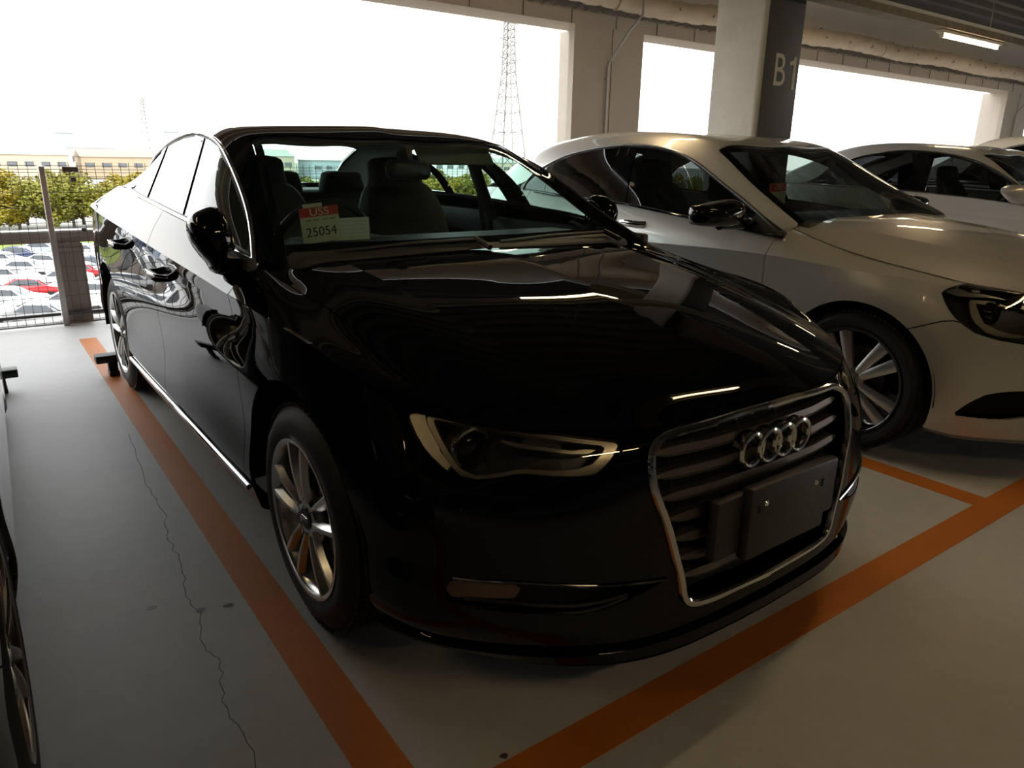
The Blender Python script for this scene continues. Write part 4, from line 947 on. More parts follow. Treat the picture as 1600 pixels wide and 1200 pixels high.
    ub = MB(); ub.box((0, 1.35, .21), (1.40, 1.95, .06)); ub.box((0, -.2, .22), (1.0, .9, .04)); ub.box((0, WB+.35, .25), (1.1, .5, .05)); ub.box((0, .32, .56), (1.4, .04, .6)); ub.build('floor_pan', M_DARK, root)
    for y in (0, WB): wheelhouse(root, y, AR+.012, S['wf']-.01, .58, RT)
    for s in (-1, 1):
        for y in (0, WB): wheel(root, s, y, S['wf'], **wheel_kw)
    if mirror:
        px, y0, mm = mirror; Q_ = np.array([PC.at(q, 1, y0) for q in px]); cen = Q_.mean(0); n = len(Q_)
        for s in (1, -1):
            V = []; F = []; prof = [(.0, -.08), (.4, -.076), (.7, -.06), (.9, -.035), (1.0, .0), (1.0, .05), (.93, .06), (.9, .05), (0, .05)]
            for kk, dy in prof:
                for q in Q_: v = cen+(q-cen)*kk; V.append((v[0]*s-(.03 if s < 0 else 0), v[1]+dy+(.12 if s < 0 else 0), v[2]))
            for i in range(len(prof)-1):
                for j in range(n): F.append((i*n+j, i*n+(j+1) % n, (i+1)*n+(j+1) % n, (i+1)*n+j))
            mo_ = fix_normals(obj('door_mirror', V, F, mm, root, True, None, 50))
            MB().tube([(cen[0]*s, y0, cen[2]-.05), (s*.80, y0-.03, cen[2]-.07)], .028, 8).build('mirror_arm', M_GLOSSBLACK, mo_)
    for (yy, zz, ww), dl in ((S['h1'], fd), (S['h2'], rd)):
        for s, dp in zip((-1, 1), dl):
            MB().tube([(s*(ww-.02), yy-.10, zz), (s*(ww+.018), yy-.07, zz), (s*(ww+.025), yy, zz+.002), (s*(ww+.018), yy+.07, zz+.002), (s*(ww-.02), yy+.10, zz)], .013, 10, flat=1.3).build('door_handle', handle, dp)
    if seats:
        MB().box((0, .64, S['dash']), (1.40, .50, .12), bev=.04).build('dashboard', M_TRIM, root)
        for x in (-.36, .36): front_seat(root, x, 1.25, hz=1.14)
        steering_wheel(root, steer_x, .98, .92)
        o = cushion('rear_bench', rrect(1.28, .6, .1), -.08, .08, M_SEAT, root); o.location = (0, 2.30, .78); o.rotation_euler = (math.radians(-20), 0, 0)
        for x in (-.36, .36): cushion('rear_headrest', smooth_closed([(-.12, -.06), (-.125, .03), (-.09, .065), (.09, .065), (.125, .03), (.12, -.06)], 4), -.045, .045, M_SEAT, root).location = (x, 2.42, 1.10)
        for s in (-1, 1): MB().box((s*.80, 1.4, .86), (.03, 1.9, .16), bev=.01).build('door_trim', M_TRIM, root)
    for x0, x1 in ((-.55, -.02), (.08, .60)): MB().tube([(x0, y_c+.06, S['dash']+.05), (x1, y_c+.06, S['dash']+.062)], .008, 6).build('wiper', M_PLASTIC, root)
    return root
# --- silver hatchback
B_YS = [-.25, 0, .4, .8, 1.3, 1.8, 2.3, 2.699, 2.95, 3.12]
def hb(front, ws_, zs_, rear): return list(front)+[(w, y, z) for w, y, z in zip(ws_, B_YS, zs_)]+list(rear)
B_TOR = hb([(0, -.865, .73), (.20, -.855, .73), (.38, -.82, .737), (.55, -.72, .757), (.68, -.56, .782), (.775, -.40, .792)],
    [.832, .866, .876, .878, .878, .88, .884, .884, .868, .84], [.799, .806, .826, .828, .815, .83, .86, .88, .89, .89], [(.78, 3.26, .90), (.60, 3.36, .90), (.30, 3.40, .905), (0, 3.405, .905)])
B_LOW = [
    hb([(0, -.82, .155), (.2, -.81, .155), (.38, -.77, .152), (.52, -.67, .15), (.65, -.53, .15), (.75, -.42, .155)], [.77, .78, .80, .81, .81, .81, .80, .78, .76, .73], [.16, .16, .165, .17, .17, .17, .18, .2, .22, .24], [(.68, 3.2, .25), (.55, 3.3, .25), (.28, 3.34, .25), (0, 3.35, .25)]),
    hb([(0, -.87, .20), (.2, -.86, .20), (.38, -.82, .196), (.55, -.715, .190), (.70, -.555, .182), (.81, -.425, .188)], [.845, .85, .858, .86, .86, .86, .858, .85, .83, .80], [.20, .20, .20, .205, .205, .205, .21, .22, .24, .26], [(.74, 3.24, .27), (.59, 3.34, .27), (.29, 3.38, .27), (0, 3.39, .27)]),
    hb([(0, -.89, .29), (.2, -.88, .29), (.38, -.84, .29), (.55, -.745, .29), (.70, -.595, .285), (.825, -.435, .285)], [.868, .876, .874, .874, .874, .874, .876, .876, .86, .835], [.29, .29, .30, .305, .305, .305, .305, .31, .32, .32], [(.79, 3.28, .33), (.62, 3.38, .33), (.3, 3.42, .33), (0, 3.43, .33)]),
    hb([(0, -.895, .42), (.2, -.885, .42), (.38, -.845, .42), (.55, -.755, .42), (.70, -.61, .42), (.83, -.44, .42)], [.874, .884, .868, .866, .866, .866, .874, .884, .866, .84], [.43, .44, .44, .44, .44, .44, .45, .46, .47, .48], [(.80, 3.29, .49), (.63, 3.40, .49), (.3, 3.43, .49), (0, 3.44, .49)]),
    hb([(0, -.892, .55), (.2, -.882, .55), (.38, -.845, .55), (.55, -.757, .55), (.70, -.612, .55), (.822, -.44, .56)], [.872, .886, .874, .872, .872, .873, .882, .888, .870, .84], [.60, .62, .61, .615, .62, .63, .64, .65, .66, .67], [(.80, 3.29, .68), (.62, 3.40, .68), (.3, 3.43, .68), (0, 3.44, .68)]),
    hb([(0, -.885, .65), (.2, -.875, .65), (.38, -.84, .65), (.55, -.75, .66), (.69, -.60, .67), (.80, -.43, .68)], [.856, .880, .872, .868, .866, .868, .878, .884, .868, .84], [.72, .735, .745, .742, .73, .745, .775, .795, .80, .80], [(.79, 3.28, .81), (.61, 3.38, .81), (.3, 3.42, .81), (0, 3.425, .81)]),
    B_TOR]
B_HOOD = [
    [(0, -.865, .73), (0, -.72, .808), (0, -.5, .873), (0, -.25, .923), (0, 0, .962), (0, .25, .989), (0, .52, 1.005)],
    [(.22, -.852, .73), (.225, -.71, .805), (.23, -.49, .870), (.235, -.24, .92), (.245, .01, .958), (.25, .255, .985), (.26, .52, 1.003)],
    [(.43, -.795, .741), (.45, -.65, .803), (.47, -.46, .853), (.50, -.24, .896), (.53, .01, .932), (.56, .26, .962), (.59, .52, .995)],
    [(.57, -.705, .759), (.58, -.57, .803), (.595, -.40, .836), (.615, -.22, .868), (.63, .01, .90), (.65, .25, .937), (.67, .52, .985)],
    [(.67, -.575, .780), (.69, -.46, .786), (.708, -.34, .793), (.72, -.2, .812), (.727, .016, .842), (.735, .253, .889), (.738, .50, .960)],
    [(.725, -.49, .788), (.755, -.38, .797), (.778, -.29, .805), (.792, -.16, .820), (.803, .02, .842), (.812, .25, .876), (.815, .50, .918)],
    [(.775, -.40, .792), (.802, -.325, .796), (.826, -.265, .7985), (.848, -.15, .802), (.868, .02, .807), (.8745, .25, .819), (.8765, .50, .827)]]
B_G = [
    [(0, .36, .955), (0, .60, 1.10), (0, .83, 1.235), (0, 1.03, 1.347), (0, 1.22, 1.396), (0, 1.5, 1.422), (0, 1.8, 1.432), (0, 2.1, 1.426), (0, 2.4, 1.405), (0, 2.7, 1.363), (0, 2.95, 1.28), (0, 3.15, 1.13)],
    [(.36, .375, .957), (.335, .612, 1.098), (.31, .842, 1.232), (.29, 1.045, 1.342), (.28, 1.228, 1.389), (.278, 1.5, 1.415), (.278, 1.8, 1.425), (.278, 2.1, 1.419), (.278, 2.4, 1.398), (.28, 2.7, 1.356), (.29, 2.94, 1.275), (.32, 3.14, 1.128)],
    [(.745, .44, .975), (.70, .62, 1.06), (.64, .87, 1.188), (.578, 1.13, 1.325), (.560, 1.29, 1.366), (.556, 1.5, 1.390), (.556, 1.8, 1.401), (.556, 2.1, 1.396), (.55, 2.4, 1.373), (.55, 2.68, 1.328), (.57, 2.9, 1.25), (.62, 3.10, 1.12)],
    [(.80, .47, .945), (.742, .70, 1.04), (.69, .95, 1.155), (.645, 1.2, 1.268), (.627, 1.36, 1.315), (.619, 1.55, 1.343), (.618, 1.8, 1.350), (.62, 2.1, 1.325), (.632, 2.3, 1.288), (.662, 2.5, 1.215), (.70, 2.64, 1.12), (.725, 2.8, 1.062)]]
B_G4 = [(.82, .44, .908), (.822, .70, .930), (.82, .95, .953), (.817, 1.2, .975), (.815, 1.36, .99), (.81, 1.55, 1.003), (.80, 1.8, 1.013), (.785, 2.1, 1.022), (.77, 2.3, 1.03), (.75, 2.5, 1.04), (.737, 2.66, 1.046), (.73, 2.8, 1.05)]
B_BELT = [(.82, .40, .905), (.821, .8, .939), (.815, 1.3, .984), (.80, 1.8, 1.013), (.77, 2.3, 1.03), (.735, 2.699, 1.047), (.725, 2.95, 1.05), (.71, 3.1, 1.05), (.68, 3.22, 1.04)]
SB = dict(wb=2.699, arch=.362, r=.318, wf=.872, low=B_LOW, hood=B_HOOD, shut=4, green=B_G+[mid_rail(B_G[3], B_G4, .014), B_G4], sho=[B_TOR[8:17], mid_rail(B_TOR[8:17], B_BELT, .012), B_BELT],
    deck=[[(0, 3.15, 1.13), (.3, 3.14, 1.128), (.62, 3.10, 1.12), (.73, 2.8, 1.05)], [(0, 3.35, 1.05), (.3, 3.34, 1.05), (.58, 3.29, 1.045), (.68, 3.22, 1.04)], [(0, 3.405, .905), (.30, 3.40, .905), (.60, 3.36, .90), (.78, 3.26, .90)]],
    df=[(0, .50), (.3, .50), (.6, .503), (.8, .503), (.92, .485), (1.1, .47)], db=[(0, 1.62), (.3, 1.60), (.6, 1.58), (.9, 1.60), (1.02, 1.64), (1.4, 1.7)], dr=[(0, 2.26), (.25, 2.28), (.40, 2.30), (.55, 2.35), (.68, 2.42), (.85, 2.52), (1.1, 2.56)],
    cut=[(-1, .63), (-.45, .645), (-.364, .66), (-.228, .601), (0, .55)], cowl=.40, tail=3.0, nw=4, nr=9, wstop=1.05, rwtop=2.74, dlo_end=2.70, bf=[(.9, 1.52), (1.0, 1.54), (1.35, 1.66)], br=[(.9, 1.71), (1.0, 1.735), (1.35, 1.81)], q=[(.9, 2.36), (1.0, 2.38), (1.35, 2.44)], tri=.66, arc=11, h1=(1.43, .908, .858), h2=(2.25, .91, .876), dash=.93,
    pillar_strips=[[(.615+.02, 1.80, 1.325), (.715, 1.77, 1.17), (.79, 1.74, 1.02)], [(.635, 1.715, 1.325), (.715, 1.68, 1.17), (.795, 1.645, 1.02)]])
M_SILVER = mat('silver_paint', (.58, .57, .54), .34, .5, .5, coat=.9, coat_rough=.04, flake=.18)
B_LOC = (2.50, -.09, 0.0)
b_lamp = [(1471, 456), (1487, 449), (1504, 444), (1544, 442), (1575, 448), (1600, 457), (1660, 482), (1690, 505), (1680, 545), (1640, 545), (1600, 538), (1562, 532), (1525, 521), (1503, 506), (1487, 491), (1477, 473)]
b_inl = [(1486, 649), (1510, 631), (1540, 617), (1570, 612), (1610, 611), (1660, 618), (1690, 640), (1660, 658), (1600, 653), (1579, 656), (1540, 655)]
b_mir = smooth_closed([(1091, 326), (1100, 320), (1125, 314), (1148, 312), (1158, 320), (1157, 338), (1148, 352), (1128, 355), (1100, 354), (1089, 348)], 4)
hatch = generic_car('hatchback_car', B_LOC, 0.0, SB, M_SILVER, 'silver five-door hatchback with black door mirror and chrome door handles, parked beside the black sedan', glass('light_tint_glass', (.42, .48, .46)), M_TINT,
    dict(r=.318, rim_r=.240, width=.225, style='wye', rim_mat=M_GLOSSBLACK, face_mat=mat('machined_alloy', (.55, .54, .52), .32, .9, noise=.06, nscale=120)), chrome=False, lamp_px=b_lamp, mirror=(b_mir, .66, M_GLOSSBLACK), inlet_px=b_inl)
MB().lathe([(0, .0), (-.002, .009), (.004, .011)], 'X', 16, (-.79, -.47, .47)).build('parking_sensor', M_PLASTIC, hatch)
# --- white car beyond and dark car beside: a saloon shell
def lift(r, k=.045): return [(w, y, z+k*min(1, max(0, (z-1.0)/.35))) for w, y, z in r]
def saloon(k): 
    G = [lift(r, k) for r in (A_G0, A_G1, A_G2, A_G3)]; G4 = lift(A_G4, k)
    return dict(wb=2.637, arch=.38, r=.317, wf=.868, low=A_LOW, hood=A_HOOD, shut=4, green=G+[mid_rail(G[3], G4, .014), G4], sho=A_SHO, deck=A_DECK,
        df=[(0, .45), (.3, .44), (.45, .415), (.6, .405), (1.1, .406)], db=[(0, 1.49), (.5, 1.455), (.7, 1.43), (.9, 1.43), (1.4, 1.47)], dr=[(0, 2.20), (.25, 2.215), (.40, 2.235), (.55, 2.285), (.65, 2.34), (.74, 2.42), (.85, 2.47), (1.1, 2.50)],
        cut=[(-1, .52), (-.42, .54), (-.30, .47), (0, .4)], cowl=.38, tail=3.12, nw=4, nr=8, wstop=1.05, rwtop=2.47, dlo_end=2.55, bf=[(.9, 1.36), (1.4, 1.44)], br=[(.9, 1.52), (1.4, 1.60)], q=[(.9, 2.22), (1.4, 2.28)], tri=.62, arc=10, h1=(1.25, .82, .884), h2=(2.08, .86, .884), dash=.90)
M_WHITE = mat('white_paint', (.70, .70, .68), .3, 0, .5, coat=1.0, coat_rough=.03, noise=.02, nscale=4)
SW = saloon(.05)
w_mir = smooth_closed([(1575, 300), (1582, 291), (1600, 289), (1640, 296), (1650, 310), (1640, 322), (1610, 320), (1590, 317)], 4)
white_loc = (5.88, -.02, 0)
generic_car('saloon_car', white_loc, 0.0, SW, M_WHITE, 'white car with chrome-edged dark side windows, behind the silver hatchback', glass('light_tint_glass', (.42, .48, .46)), M_TINT, dict(style='five', detail=False), mirror=(w_mir, .62, M_WHITE))
S4 = saloon(.20); generic_car('tall_car', (8.75, -.05, 0), 0.0, S4, mat('pearl_paint', (.62, .60, .55), .3, 0, .5, coat=1.0, noise=.02, nscale=4), 'tall pale cream car whose roof shows above the white car', M_TINT, M_TINT, dict(style='five', detail=False), seats=False)
generic_car('dark_car', (-2.388, -.20, 0), math.radians(-1.2), saloon(0.0), mat('dark_paint', (.006, .006, .008), .25, 0, .4, coat=1.0, coat_rough=.015), 'black car with bronze wheels in the bay across the orange line from the sedan', M_TINT, M_TINT, dict(style='twin', rim_mat=mat('bronze_alloy', (.30, .26, .2), .25, 1.0)))
# ================================================================ outside: car lot, lawn, trees, buildings, pylons
GZ = -9.0
def ground(name, x0, x1, y0, y1, z, m): return st(MB().box(((x0+x1)/2, (y0+y1)/2, z-.25), (x1-x0, y1-y0, .5)).build(name, m, smooth=False))
M_ASPH = concrete('lot_asphalt', (.085, .062, .042), (.12, .09, .065), .9, .12, .1, .1)
ground('floor_lot', -160, 260, 6, 93, GZ, M_ASPH)
M_LAWN = concrete('lawn', (.10, .13, .015), (.14, .17, .02), .95, .25, .3, .2)
ground('floor_lawn', -160, 300, 93, 118, GZ+.05, M_LAWN)
ground('floor_far', -800, 1400, 118, 1500, GZ-.3, concrete('far_ground', (.18, .175, .15), (.24, .235, .2), .95, .02, .05, .1))
ground('floor_river', -800, 1400, 215, 330, GZ-.2, mat('river_water', (.12, .125, .145), .25, 0, .5, noise=.05, nscale=.05))
ground('floor_bank', -800, 1400, 330, 345, GZ+.2, mat('pale_bank', (.45, .43, .39), .9, noise=.1, nscale=.05))
# lot cars: one low model, copied
M_LG = mat('lot_glass', (.03, .035, .04), .1, 0, .6); M_LT = mat('lot_tyre', (.02, .02, .02), .8)
def lot_proto():
    prof = [(-2.1, .35), (-2.15, .62), (-1.95, .82), (-1.05, .95), (-.35, 1.38), (.15, 1.46), (1.0, 1.44), (1.75, 1.05), (2.1, .98), (2.15, .55), (2.05, .30)]
    V = []; F = []; n = len(prof)
    def hw(z): return float(np.interp(z, [.3, .6, .9, 1.0, 1.4], [.80, .87, .85, .80, .60]))
    for s in (-1, 1):
        for (y, z) in prof: V.append((s*hw(z), y, z))
    for i in range(n-1): F.append((i, i+1, n+i+1, n+i))
    F += [tuple(range(n-1, -1, -1)), tuple(range(n, 2*n))]
    body = (V, F)
    gl = MB(); 
    gl.add([(-.66, -1.0, 1.0), (.66, -1.0, 1.0), (.55, -.42, 1.37), (-.55, -.42, 1.37)], [(0, 1, 2, 3)]); gl.add([(-.66, 1.72, 1.10), (.66, 1.72, 1.10), (.56, 1.08, 1.43), (-.56, 1.08, 1.43)], [(3, 2, 1, 0)])
    gl.V = [(x, y-.012 if y < 0 else y+.012, z+.018) for x, y, z in gl.V]
    for s in (-1, 1): gl.add([(s*.835, -.80, .98), (s*.835, 1.5, 1.02), (s*.64, .95, 1.38), (s*.64, -.30, 1.36)], [(0, 1, 2, 3) if s > 0 else (3, 2, 1, 0)])
    wl = MB(); 
    wl.lathe([(-.1, .0001), (-.1, .31), (.1, .31), (.1, .0001)], 'X', 14)
    return body, gl, wl
LB, LGm, LW_ = lot_proto(); gme = LGm.build('windows', M_LG, None, smooth=False).data; wme = LW_.build('tyre', M_LT, None).data
for o in [o for o in bpy.data.objects if o.data in (gme, wme)]: bpy.data.objects.remove(o)
lot_cols = {'white': (.70, .70, .69), 'silver': (.42, .43, .44), 'black': (.03, .03, .035), 'dark blue': (.04, .055, .12), 'red': (.42, .012, .015), 'grey': (.20, .205, .21), 'pale blue': (.33, .41, .50)}
bmes = {}
for cname, c in lot_cols.items():
    me = bpy.data.meshes.new('lot_car_body'); me.from_pydata(LB[0], [], LB[1]); me.materials.append(mat('lot_'+cname.replace(' ', '_'), c, .3, 0, .5, coat=.8, noise=.03, nscale=2)); bmes[cname] = me
order = ['white', 'silver', 'white', 'grey', 'white', 'black', 'white', 'silver', 'pale blue', 'white', 'dark blue', 'silver', 'white', 'red']
rc = random.Random(3); row_y = [51, 54.6, 58.2, 62.4, 66, 69.6, 73.8, 77.4, 81, 85.2, 88.8]
for ri, y in enumerate(row_y):
    xs0 = np.arange(-26, 22, 5.5)+(ri*1.9) % 5.5
    for ci, x in enumerate(xs0):
        if x > 3.5+(y-50)*.30 or x < -14: continue
        cname = rc.choice(order)
        if ri in (3, 5) and abs(x-y*.06) < 2.6: cname = 'red'
        r_ = empty('parked_car', (x+rc.uniform(-.2, .2), y+rc.uniform(-.4, .4), GZ), math.radians(66+rc.uniform(-4, 4)+(180 if rc.random() < .35 else 0)))
        tag(r_, '%s car parked in the open lot below the deck' % cname, 'car', '%s cars in the open lot' % cname)
        link('body', bmes[cname], r_); link('windows', gme, r_)
        for sx_ in (-.75, .75):
            for sy_ in (-1.3, 1.35): link('tyre', wme, r_, (sx_, sy_, .31))
# trees
leaf_mats = [mat('leaf_%d' % i, c, .7, noise=.35, nscale=.8) for i, c in enumerate([(.19, .150, .003), (.135, .125, .004), (.23, .175, .003), (.08, .088, .006)])]
M_TRUNK = mat('trunk_bark', (.11, .085, .06), .9, noise=.3, nscale=5)
def crown_mesh(seed, n=3600):
    rg = np.random.default_rng(seed); V = []; F = []
    cl = [(rg.uniform(-2.1, 2.1), rg.uniform(-1.8, 1.8), rg.uniform(1.5, 6.0), rg.uniform(.9, 1.45)) for _ in range(24)]
    for i in range(n):
        cx, cy, cz_, cr_ = cl[rg.integers(len(cl))]; d = rg.normal(size=3); d /= np.linalg.norm(d); p_ = np.array([cx, cy, cz_])+d*cr_*rg.uniform(.72, 1.05)
        nn = d+rg.normal(size=3)*.6; nn /= np.linalg.norm(nn); a = np.cross(nn, [0, 0, 1.0]); a /= np.linalg.norm(a)+1e-9; b_ = np.cross(nn, a); s_ = rg.uniform(.16, .32)
        k = len(V); V += [p_+a*s_, p_+b_*s_*.6, p_-a*s_, p_-b_*s_*.6]; F.append((k, k+1, k+2, k+3))
    me = bpy.data.meshes.new('foliage'); me.from_pydata([tuple(map(float, v)) for v in V], [], F); return me
crowns = []
for i in range(4): me = crown_mesh(20+i); me.materials.append(leaf_mats[i]); crowns.append(me)
trunk_me = MB(); trunk_me.tube([(0, 0, 0), (.05, 0, 1.5), (0, .05, 3.2)], .14, 8, rs=[.2, .15, .08]); 
for k in range(5): an = k*1.3; trunk_me.tube([(0, 0, 2.0+.2*k), (math.cos(an)*1.0, math.sin(an)*1.0, 3.6+.3*k)], .05, 6, rs=[.07, .03])
tk = trunk_me.build('trunk', M_TRUNK); tkm = tk.data; bpy.data.objects.remove(tk)
tr_ = random.Random(5); ix = 0
kinds = ['yellow-green broadleaf tree', 'olive green broadleaf tree', 'bright yellow broadleaf tree', 'darker green broadleaf tree']
for k in list(range(-13, 44))+list(range(100, 126)):
    x = k*3.5+tr_.uniform(-.5, .5); y = 119+(3.0 if k % 2 else 0)+tr_.uniform(-1.0, 1.0)
    if k >= 100: x, y = (k-103)*3.5+1.6, 128+tr_.uniform(-1, 1)
    i = tr_.choice([0, 1, 2, 2, 0, 1, 3]); s_ = tr_.uniform(.88, 1.16); r_ = empty('tree', (x, y, GZ), tr_.uniform(0, 6.28)); r_.scale = (s_, s_, s_*tr_.uniform(.92, 1.08))
    tag(r_, kinds[i]+' in the row beyond the lawn', 'tree', kinds[i]+'s beyond the lawn'); link('foliage', crowns[i], r_)['kind'] = 'stuff'; link('trunk', tkm, r_)
# far buildings
def building(x, y, w, d, h, m, roofm, label, gable=False, nwin=0):
    r_ = empty('warehouse', (x, y, GZ)); tag(r_, label, 'building')
    MB().box((0, 0, h/2), (w, d, h)).build('walls', m, r_, smooth=False)
    if gable: MB().prism([(-d/2-.5, 0), (d/2+.5, 0), (0, h*.32)], -w/2-.4, w/2+.4, 'X').build('roof', roofm, r_, smooth=False).location = (0, 0, h)
    else: MB().box((0, 0, h+.3), (w+.6, d+.6, .6)).build('roof', roofm, r_, smooth=False)
    for k in range(nwin): MB().box((-w/2+(k+.5)*w/nwin, -d/2-.05, h*.62), (w/nwin*.55, .15, h*.2)).build('window', mat('far_window', (.10, .105, .115), .3), r_, smooth=False)
pal = [mat('far_cream', (.42, .35, .26), .9, noise=.06, nscale=.1), mat('far_tan', (.36, .28, .19), .9, noise=.06, nscale=.1), mat('far_white', (.60, .60, .585), .8, noise=.04, nscale=.1), mat('far_bluegrey', (.30, .33, .38), .8, noise=.04, nscale=.1)]
rfs = [mat('roof_grey', (.30, .29, .27), .8, noise=.05, nscale=.1), mat('roof_brown', (.26, .19, .14), .9, noise=.05, nscale=.1), mat('roof_green', (.18, .25, .17), .9, noise=.05, nscale=.1)]
bl = [(18, 372, 34, 20, 9.5, 0, 0, True, 6, 'cream warehouse with grey gabled roof across the river'), (62, 380, 44, 22, 9.0, 1, 1, True, 7, 'tan warehouse with brown gabled roof across the river'), (112, 390, 48, 24, 10.5, 0, 0, True, 7, 'long cream shed with grey gabled roof by the pylon'), (30, 425, 60, 25, 12.5, 2, 0, False, 9, 'white flat-roofed factory behind the warehouses'), (160, 380, 36, 20, 8.5, 3, 0, False, 6, 'blue-grey flat-roofed store across the river'), (75, 352, 14, 8, 5, 3, 0, False, 3, 'small blue-grey hut on the river bank'),
      (-20, 385, 30, 20, 10, 1, 2, True, 5, 'tan shed with green gabled roof across the river'), (215, 400, 60, 25, 10, 2, 1, False, 8, 'white factory with brown roof edge far along the river'), (290, 395, 60, 25, 9, 0, 0, True, 8, 'wide cream depot with grey roof far along the river'), (62, 640, 10, 10, 24, 3, 0, False, 0, 'slim blue-grey tower block on the horizon'), (92, 650, 8, 8, 21, 2, 0, False, 0, 'slim white tower block on the horizon'), (128, 600, 12, 10, 26, 3, 0, False, 0, 'broad blue-grey tower block near the small pylon'), (110, 206, 40, 8, 3.5, 1, 1, False, 6, 'low tan shed with flat brown roof on the near bank')]
for x, y, w, d, h, mi_, ri_, ga, nw_, lb in bl: building(x, y, w, d, h, pal[mi_], rfs[ri_], lb, ga, nw_)
# lattice pylons with lines
M_PYL = mat('pylon_steel', (.22, .21, .19), .7, .2, noise=.1, nscale=.2)
def pylon(x, y, h, w0, label, arms, yaw):
    r_ = empty('pylon', (x, y, GZ), yaw); tag(r_, label, 'pylon'); t_ = .20*h/60
    def hw(z): return np.interp(z, [0, h*.62, h], [w0/2, w0*.16, w0*.10])
    lat = MB(); zs_ = [0]
    while zs_[-1] < h: zs_.append(min(h, zs_[-1]+max(hw(zs_[-1])*1.7, h*.03)))
    for sx_, sy_ in ((-1, -1), (1, -1), (1, 1), (-1, 1)): MB().tube([(sx_*hw(z), sy_*hw(z), z) for z in zs_], t_*1.6, 4).build('leg', M_PYL, r_, smooth=False)
    for za, zb in zip(zs_[:-1], zs_[1:]):
        for (ax_, ay_), (bx_, by_) in (((-1, -1), (1, -1)), ((1, -1), (1, 1)), ((1, 1), (-1, 1)), ((-1, 1), (-1, -1))):
            lat.tube([(ax_*hw(za), ay_*hw(za), za), (bx_*hw(zb), by_*hw(zb), zb)], t_*.8, 3, caps=False); lat.tube([(bx_*hw(za), by_*hw(za), za), (ax_*hw(zb), ay_*hw(zb), zb)], t_*.8, 3, caps=False); lat.tube([(ax_*hw(zb), ay_*hw(zb), zb), (bx_*hw(zb), by_*hw(zb), zb)], t_*.8, 3, caps=False)
    tag(lat.build('lattice', M_PYL, r_, smooth=False), kind='stuff')
    for fz in arms:
        for s in (-1, 1):
            z = h*fz; MB().tube([(s*hw(z), 0, z), (s*(hw(z)+w0*.42), 0, z+.2)], t_*1.1, 4).build('cross_arm', M_PYL, r_, smooth=False); MB().tube([(s*(hw(z)+w0*.42), 0, z), (s*(hw(z)+w0*.42), 0, z-h*.025)], t_*.7, 4).build('insulator', M_PYL, r_, smooth=False)
    return r_
pylon(213, 300, 79, 15, 'tall lattice pylon standing above the roofs of the parked cars', (.70, .80, .90, .99), math.radians(25))
pylon(91, 500, 42, 9, 'small lattice pylon on the horizon beyond the fence', (.72, .84, .95), math.radians(20))
pylon(560, 420, 72, 15, 'faint lattice pylon beside the far edge column', (.70, .80, .90, .99), math.radians(20))
for k, fz in enumerate((.72, .84, .95)):
    for s in (-1, 1):
        MB().tube([(91-s*4*.94+ -420*t_, 500+120*t_+s*3, GZ+42*fz-30*t_*(1-t_)*.6) for t_ in np.linspace(0, 1, 14)], .06, 3, caps=False).build('power_line', M_PYL, None, smooth=False)
for o in [o for o in bpy.data.objects if o.name.startswith('power_line')]: tag(o, 'thin power line strung from the small horizon pylon', 'cable', 'power lines from the small pylon')
# crane and cloth colours at the left of the horizon
cn = empty('harbour_crane', (6, 352, GZ)); tag(cn, 'pale red harbour crane on the horizon', 'crane'); M_CR = mat('crane_red', (.60, .20, .15), .7, noise=.1, nscale=.2)
for sx_ in (-2, 2): MB().tube([(sx_, 0, 0), (sx_*.4, 0, 14)], .5, 4).build('leg', M_CR, cn, smooth=False)
MB().tube([(3, 0, 12), (-9, 0, 19)], .4, 4).build('boom', M_CR, cn, smooth=False)
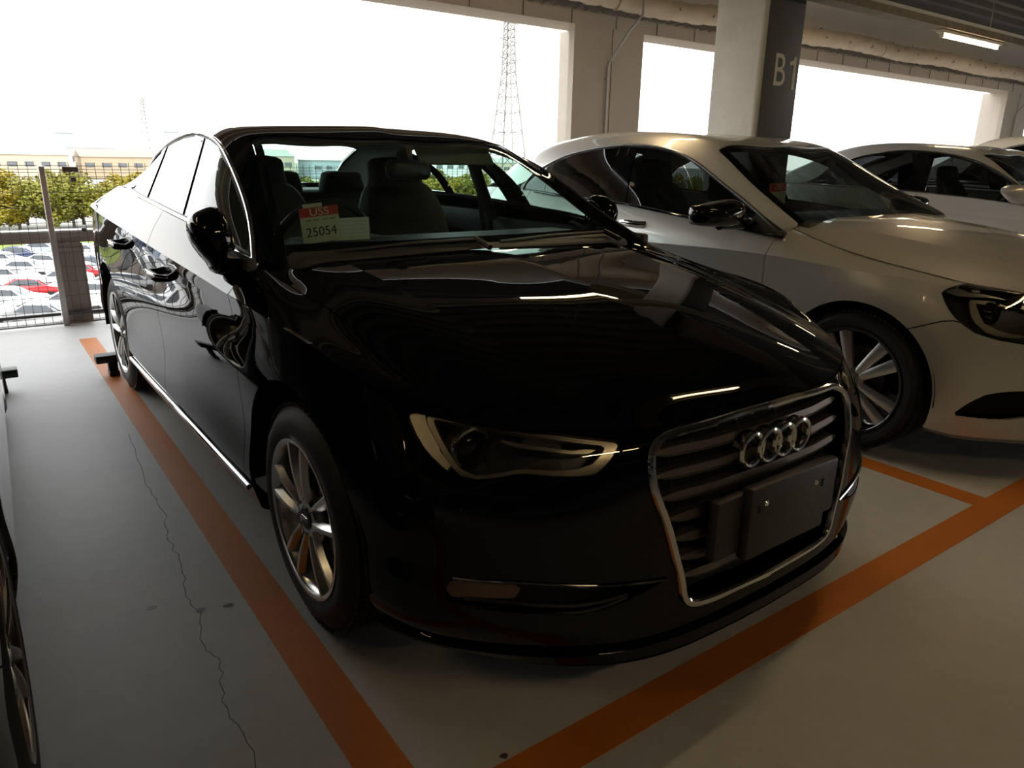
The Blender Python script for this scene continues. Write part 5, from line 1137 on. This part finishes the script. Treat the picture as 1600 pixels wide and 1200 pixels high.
# ================================================================ papers behind the windscreens
M_PAPER = mat('paper_cream', (.66, .62, .50), .8, noise=.04, nscale=30); M_REDP = mat('paper_red', (.60, .05, .045), .7, noise=.04, nscale=30); M_INK = mat('ink_dark', (.03, .03, .03), .8); M_WPAP = mat('paper_white', (.72, .72, .68), .8, noise=.03, nscale=30)
def sheet(car, PC, corners, y_plane, label, parts):
    """a sheet standing behind the windscreen; corners TL,TR,BR,BL in photo pixels on an upright plane"""
    C = [PC.at(q, 1, y_plane+d) for q, d in corners]
    tl, tr, br, bl_ = [Vector(c) for c in C]; ex = ((tr-tl)+(br-bl_))/2; ez = ((tl-bl_)+(tr-br))/2; w, h = ex.length, ez.length
    ex.normalize(); nz = ex.cross(ez).normalized(); ez = nz.cross(ex).normalized(); o = (tl+tr+br+bl_)/4
    M = Matrix(((ex.x, ez.x, nz.x, o.x), (ex.y, ez.y, nz.y, o.y), (ex.z, ez.z, nz.z, o.z), (0, 0, 0, 1)))
    W_ = car.matrix_basis @ M
    r_ = MB().box((0, 0, 0), (w, h, .0012)).build('auction_sheet', M_PAPER, None, smooth=False); r_.matrix_world = W_; tag(r_, label, 'paper')
    sgn = 1 if (car.matrix_basis.to_3x3() @ nz).dot(Vector(CAM['C'])-(car.matrix_basis @ o)) > 0 else -1
    return r_, w, h
bpy.context.view_layer.update()
s1_, w_, h_ = sheet(audi, AP, (((461, 328), 0), ((524, 320), 0), ((537, 373), 0), ((480, 381), 0)), .70, 'cream auction sheet with red header and lot number leaning in the sedan windscreen', None)
MB().box((0, h_*.37, .0010), (w_, h_*.26, .0006)).build('red_header', M_REDP, s1_, smooth=False)
text('USS', h_*.30, M_WPAP, s1_, Matrix.Translation((0, h_*.36, .0016)), ext=.0002, sx=1.25)
text('25054', h_*.37, M_INK, s1_, Matrix.Translation((0, -h_*.20, .0012)), ext=.0002, sx=1.02)
for dx_ in (-.3, -.1, .12, .32): MB().box((w_*dx_, h_*.14, .0009), (w_*.14, h_*.035, .0003)).build('print_mark', mat('ink_grey', (.25, .23, .2), .8), s1_, smooth=False)
s2_, w2, h2 = sheet(audi, AP, (((520, 342), 0), ((577, 338), 0), ((577, 375), 0), ((524, 378), 0)), .715, 'plain pale sheet half hidden behind the lot-number sheet in the sedan windscreen', None)
for k in range(5): MB().box((0, h2*(.35-.17*k), .0009), (w2*.8, h2*.02, .0003)).build('print_line', mat('ink_faint', (.5, .47, .38), .8), s2_, smooth=False)
s2_.data.materials[0] = M_WPAP
s3_, w3, h3 = sheet(audi, AP, (((472, 320), 0), ((502, 316), 0), ((504, 326), 0), ((474, 329), 0)), .705, 'small pale slip stuck above the red header in the sedan windscreen', None)
BP = PixCam(B_LOC, 0.0)
s4_, w4, h4 = sheet(hatch, BP, (((1196, 292), 0), ((1222, 288), 0), ((1232, 322), 0), ((1206, 322), 0)), .80, 'cream auction sheet with red header leaning in the silver hatchback windscreen', None)
MB().box((0, h4*.33, .0010), (w4, h4*.32, .0006)).build('red_header', M_REDP, s4_, smooth=False)
text('USS', h4*.30, M_WPAP, s4_, Matrix.Translation((0, h4*.33, .0016)), ext=.0002)
text('031', h4*.36, M_INK, s4_, Matrix.Translation((.004, -h4*.22, .0012)), ext=.0002)
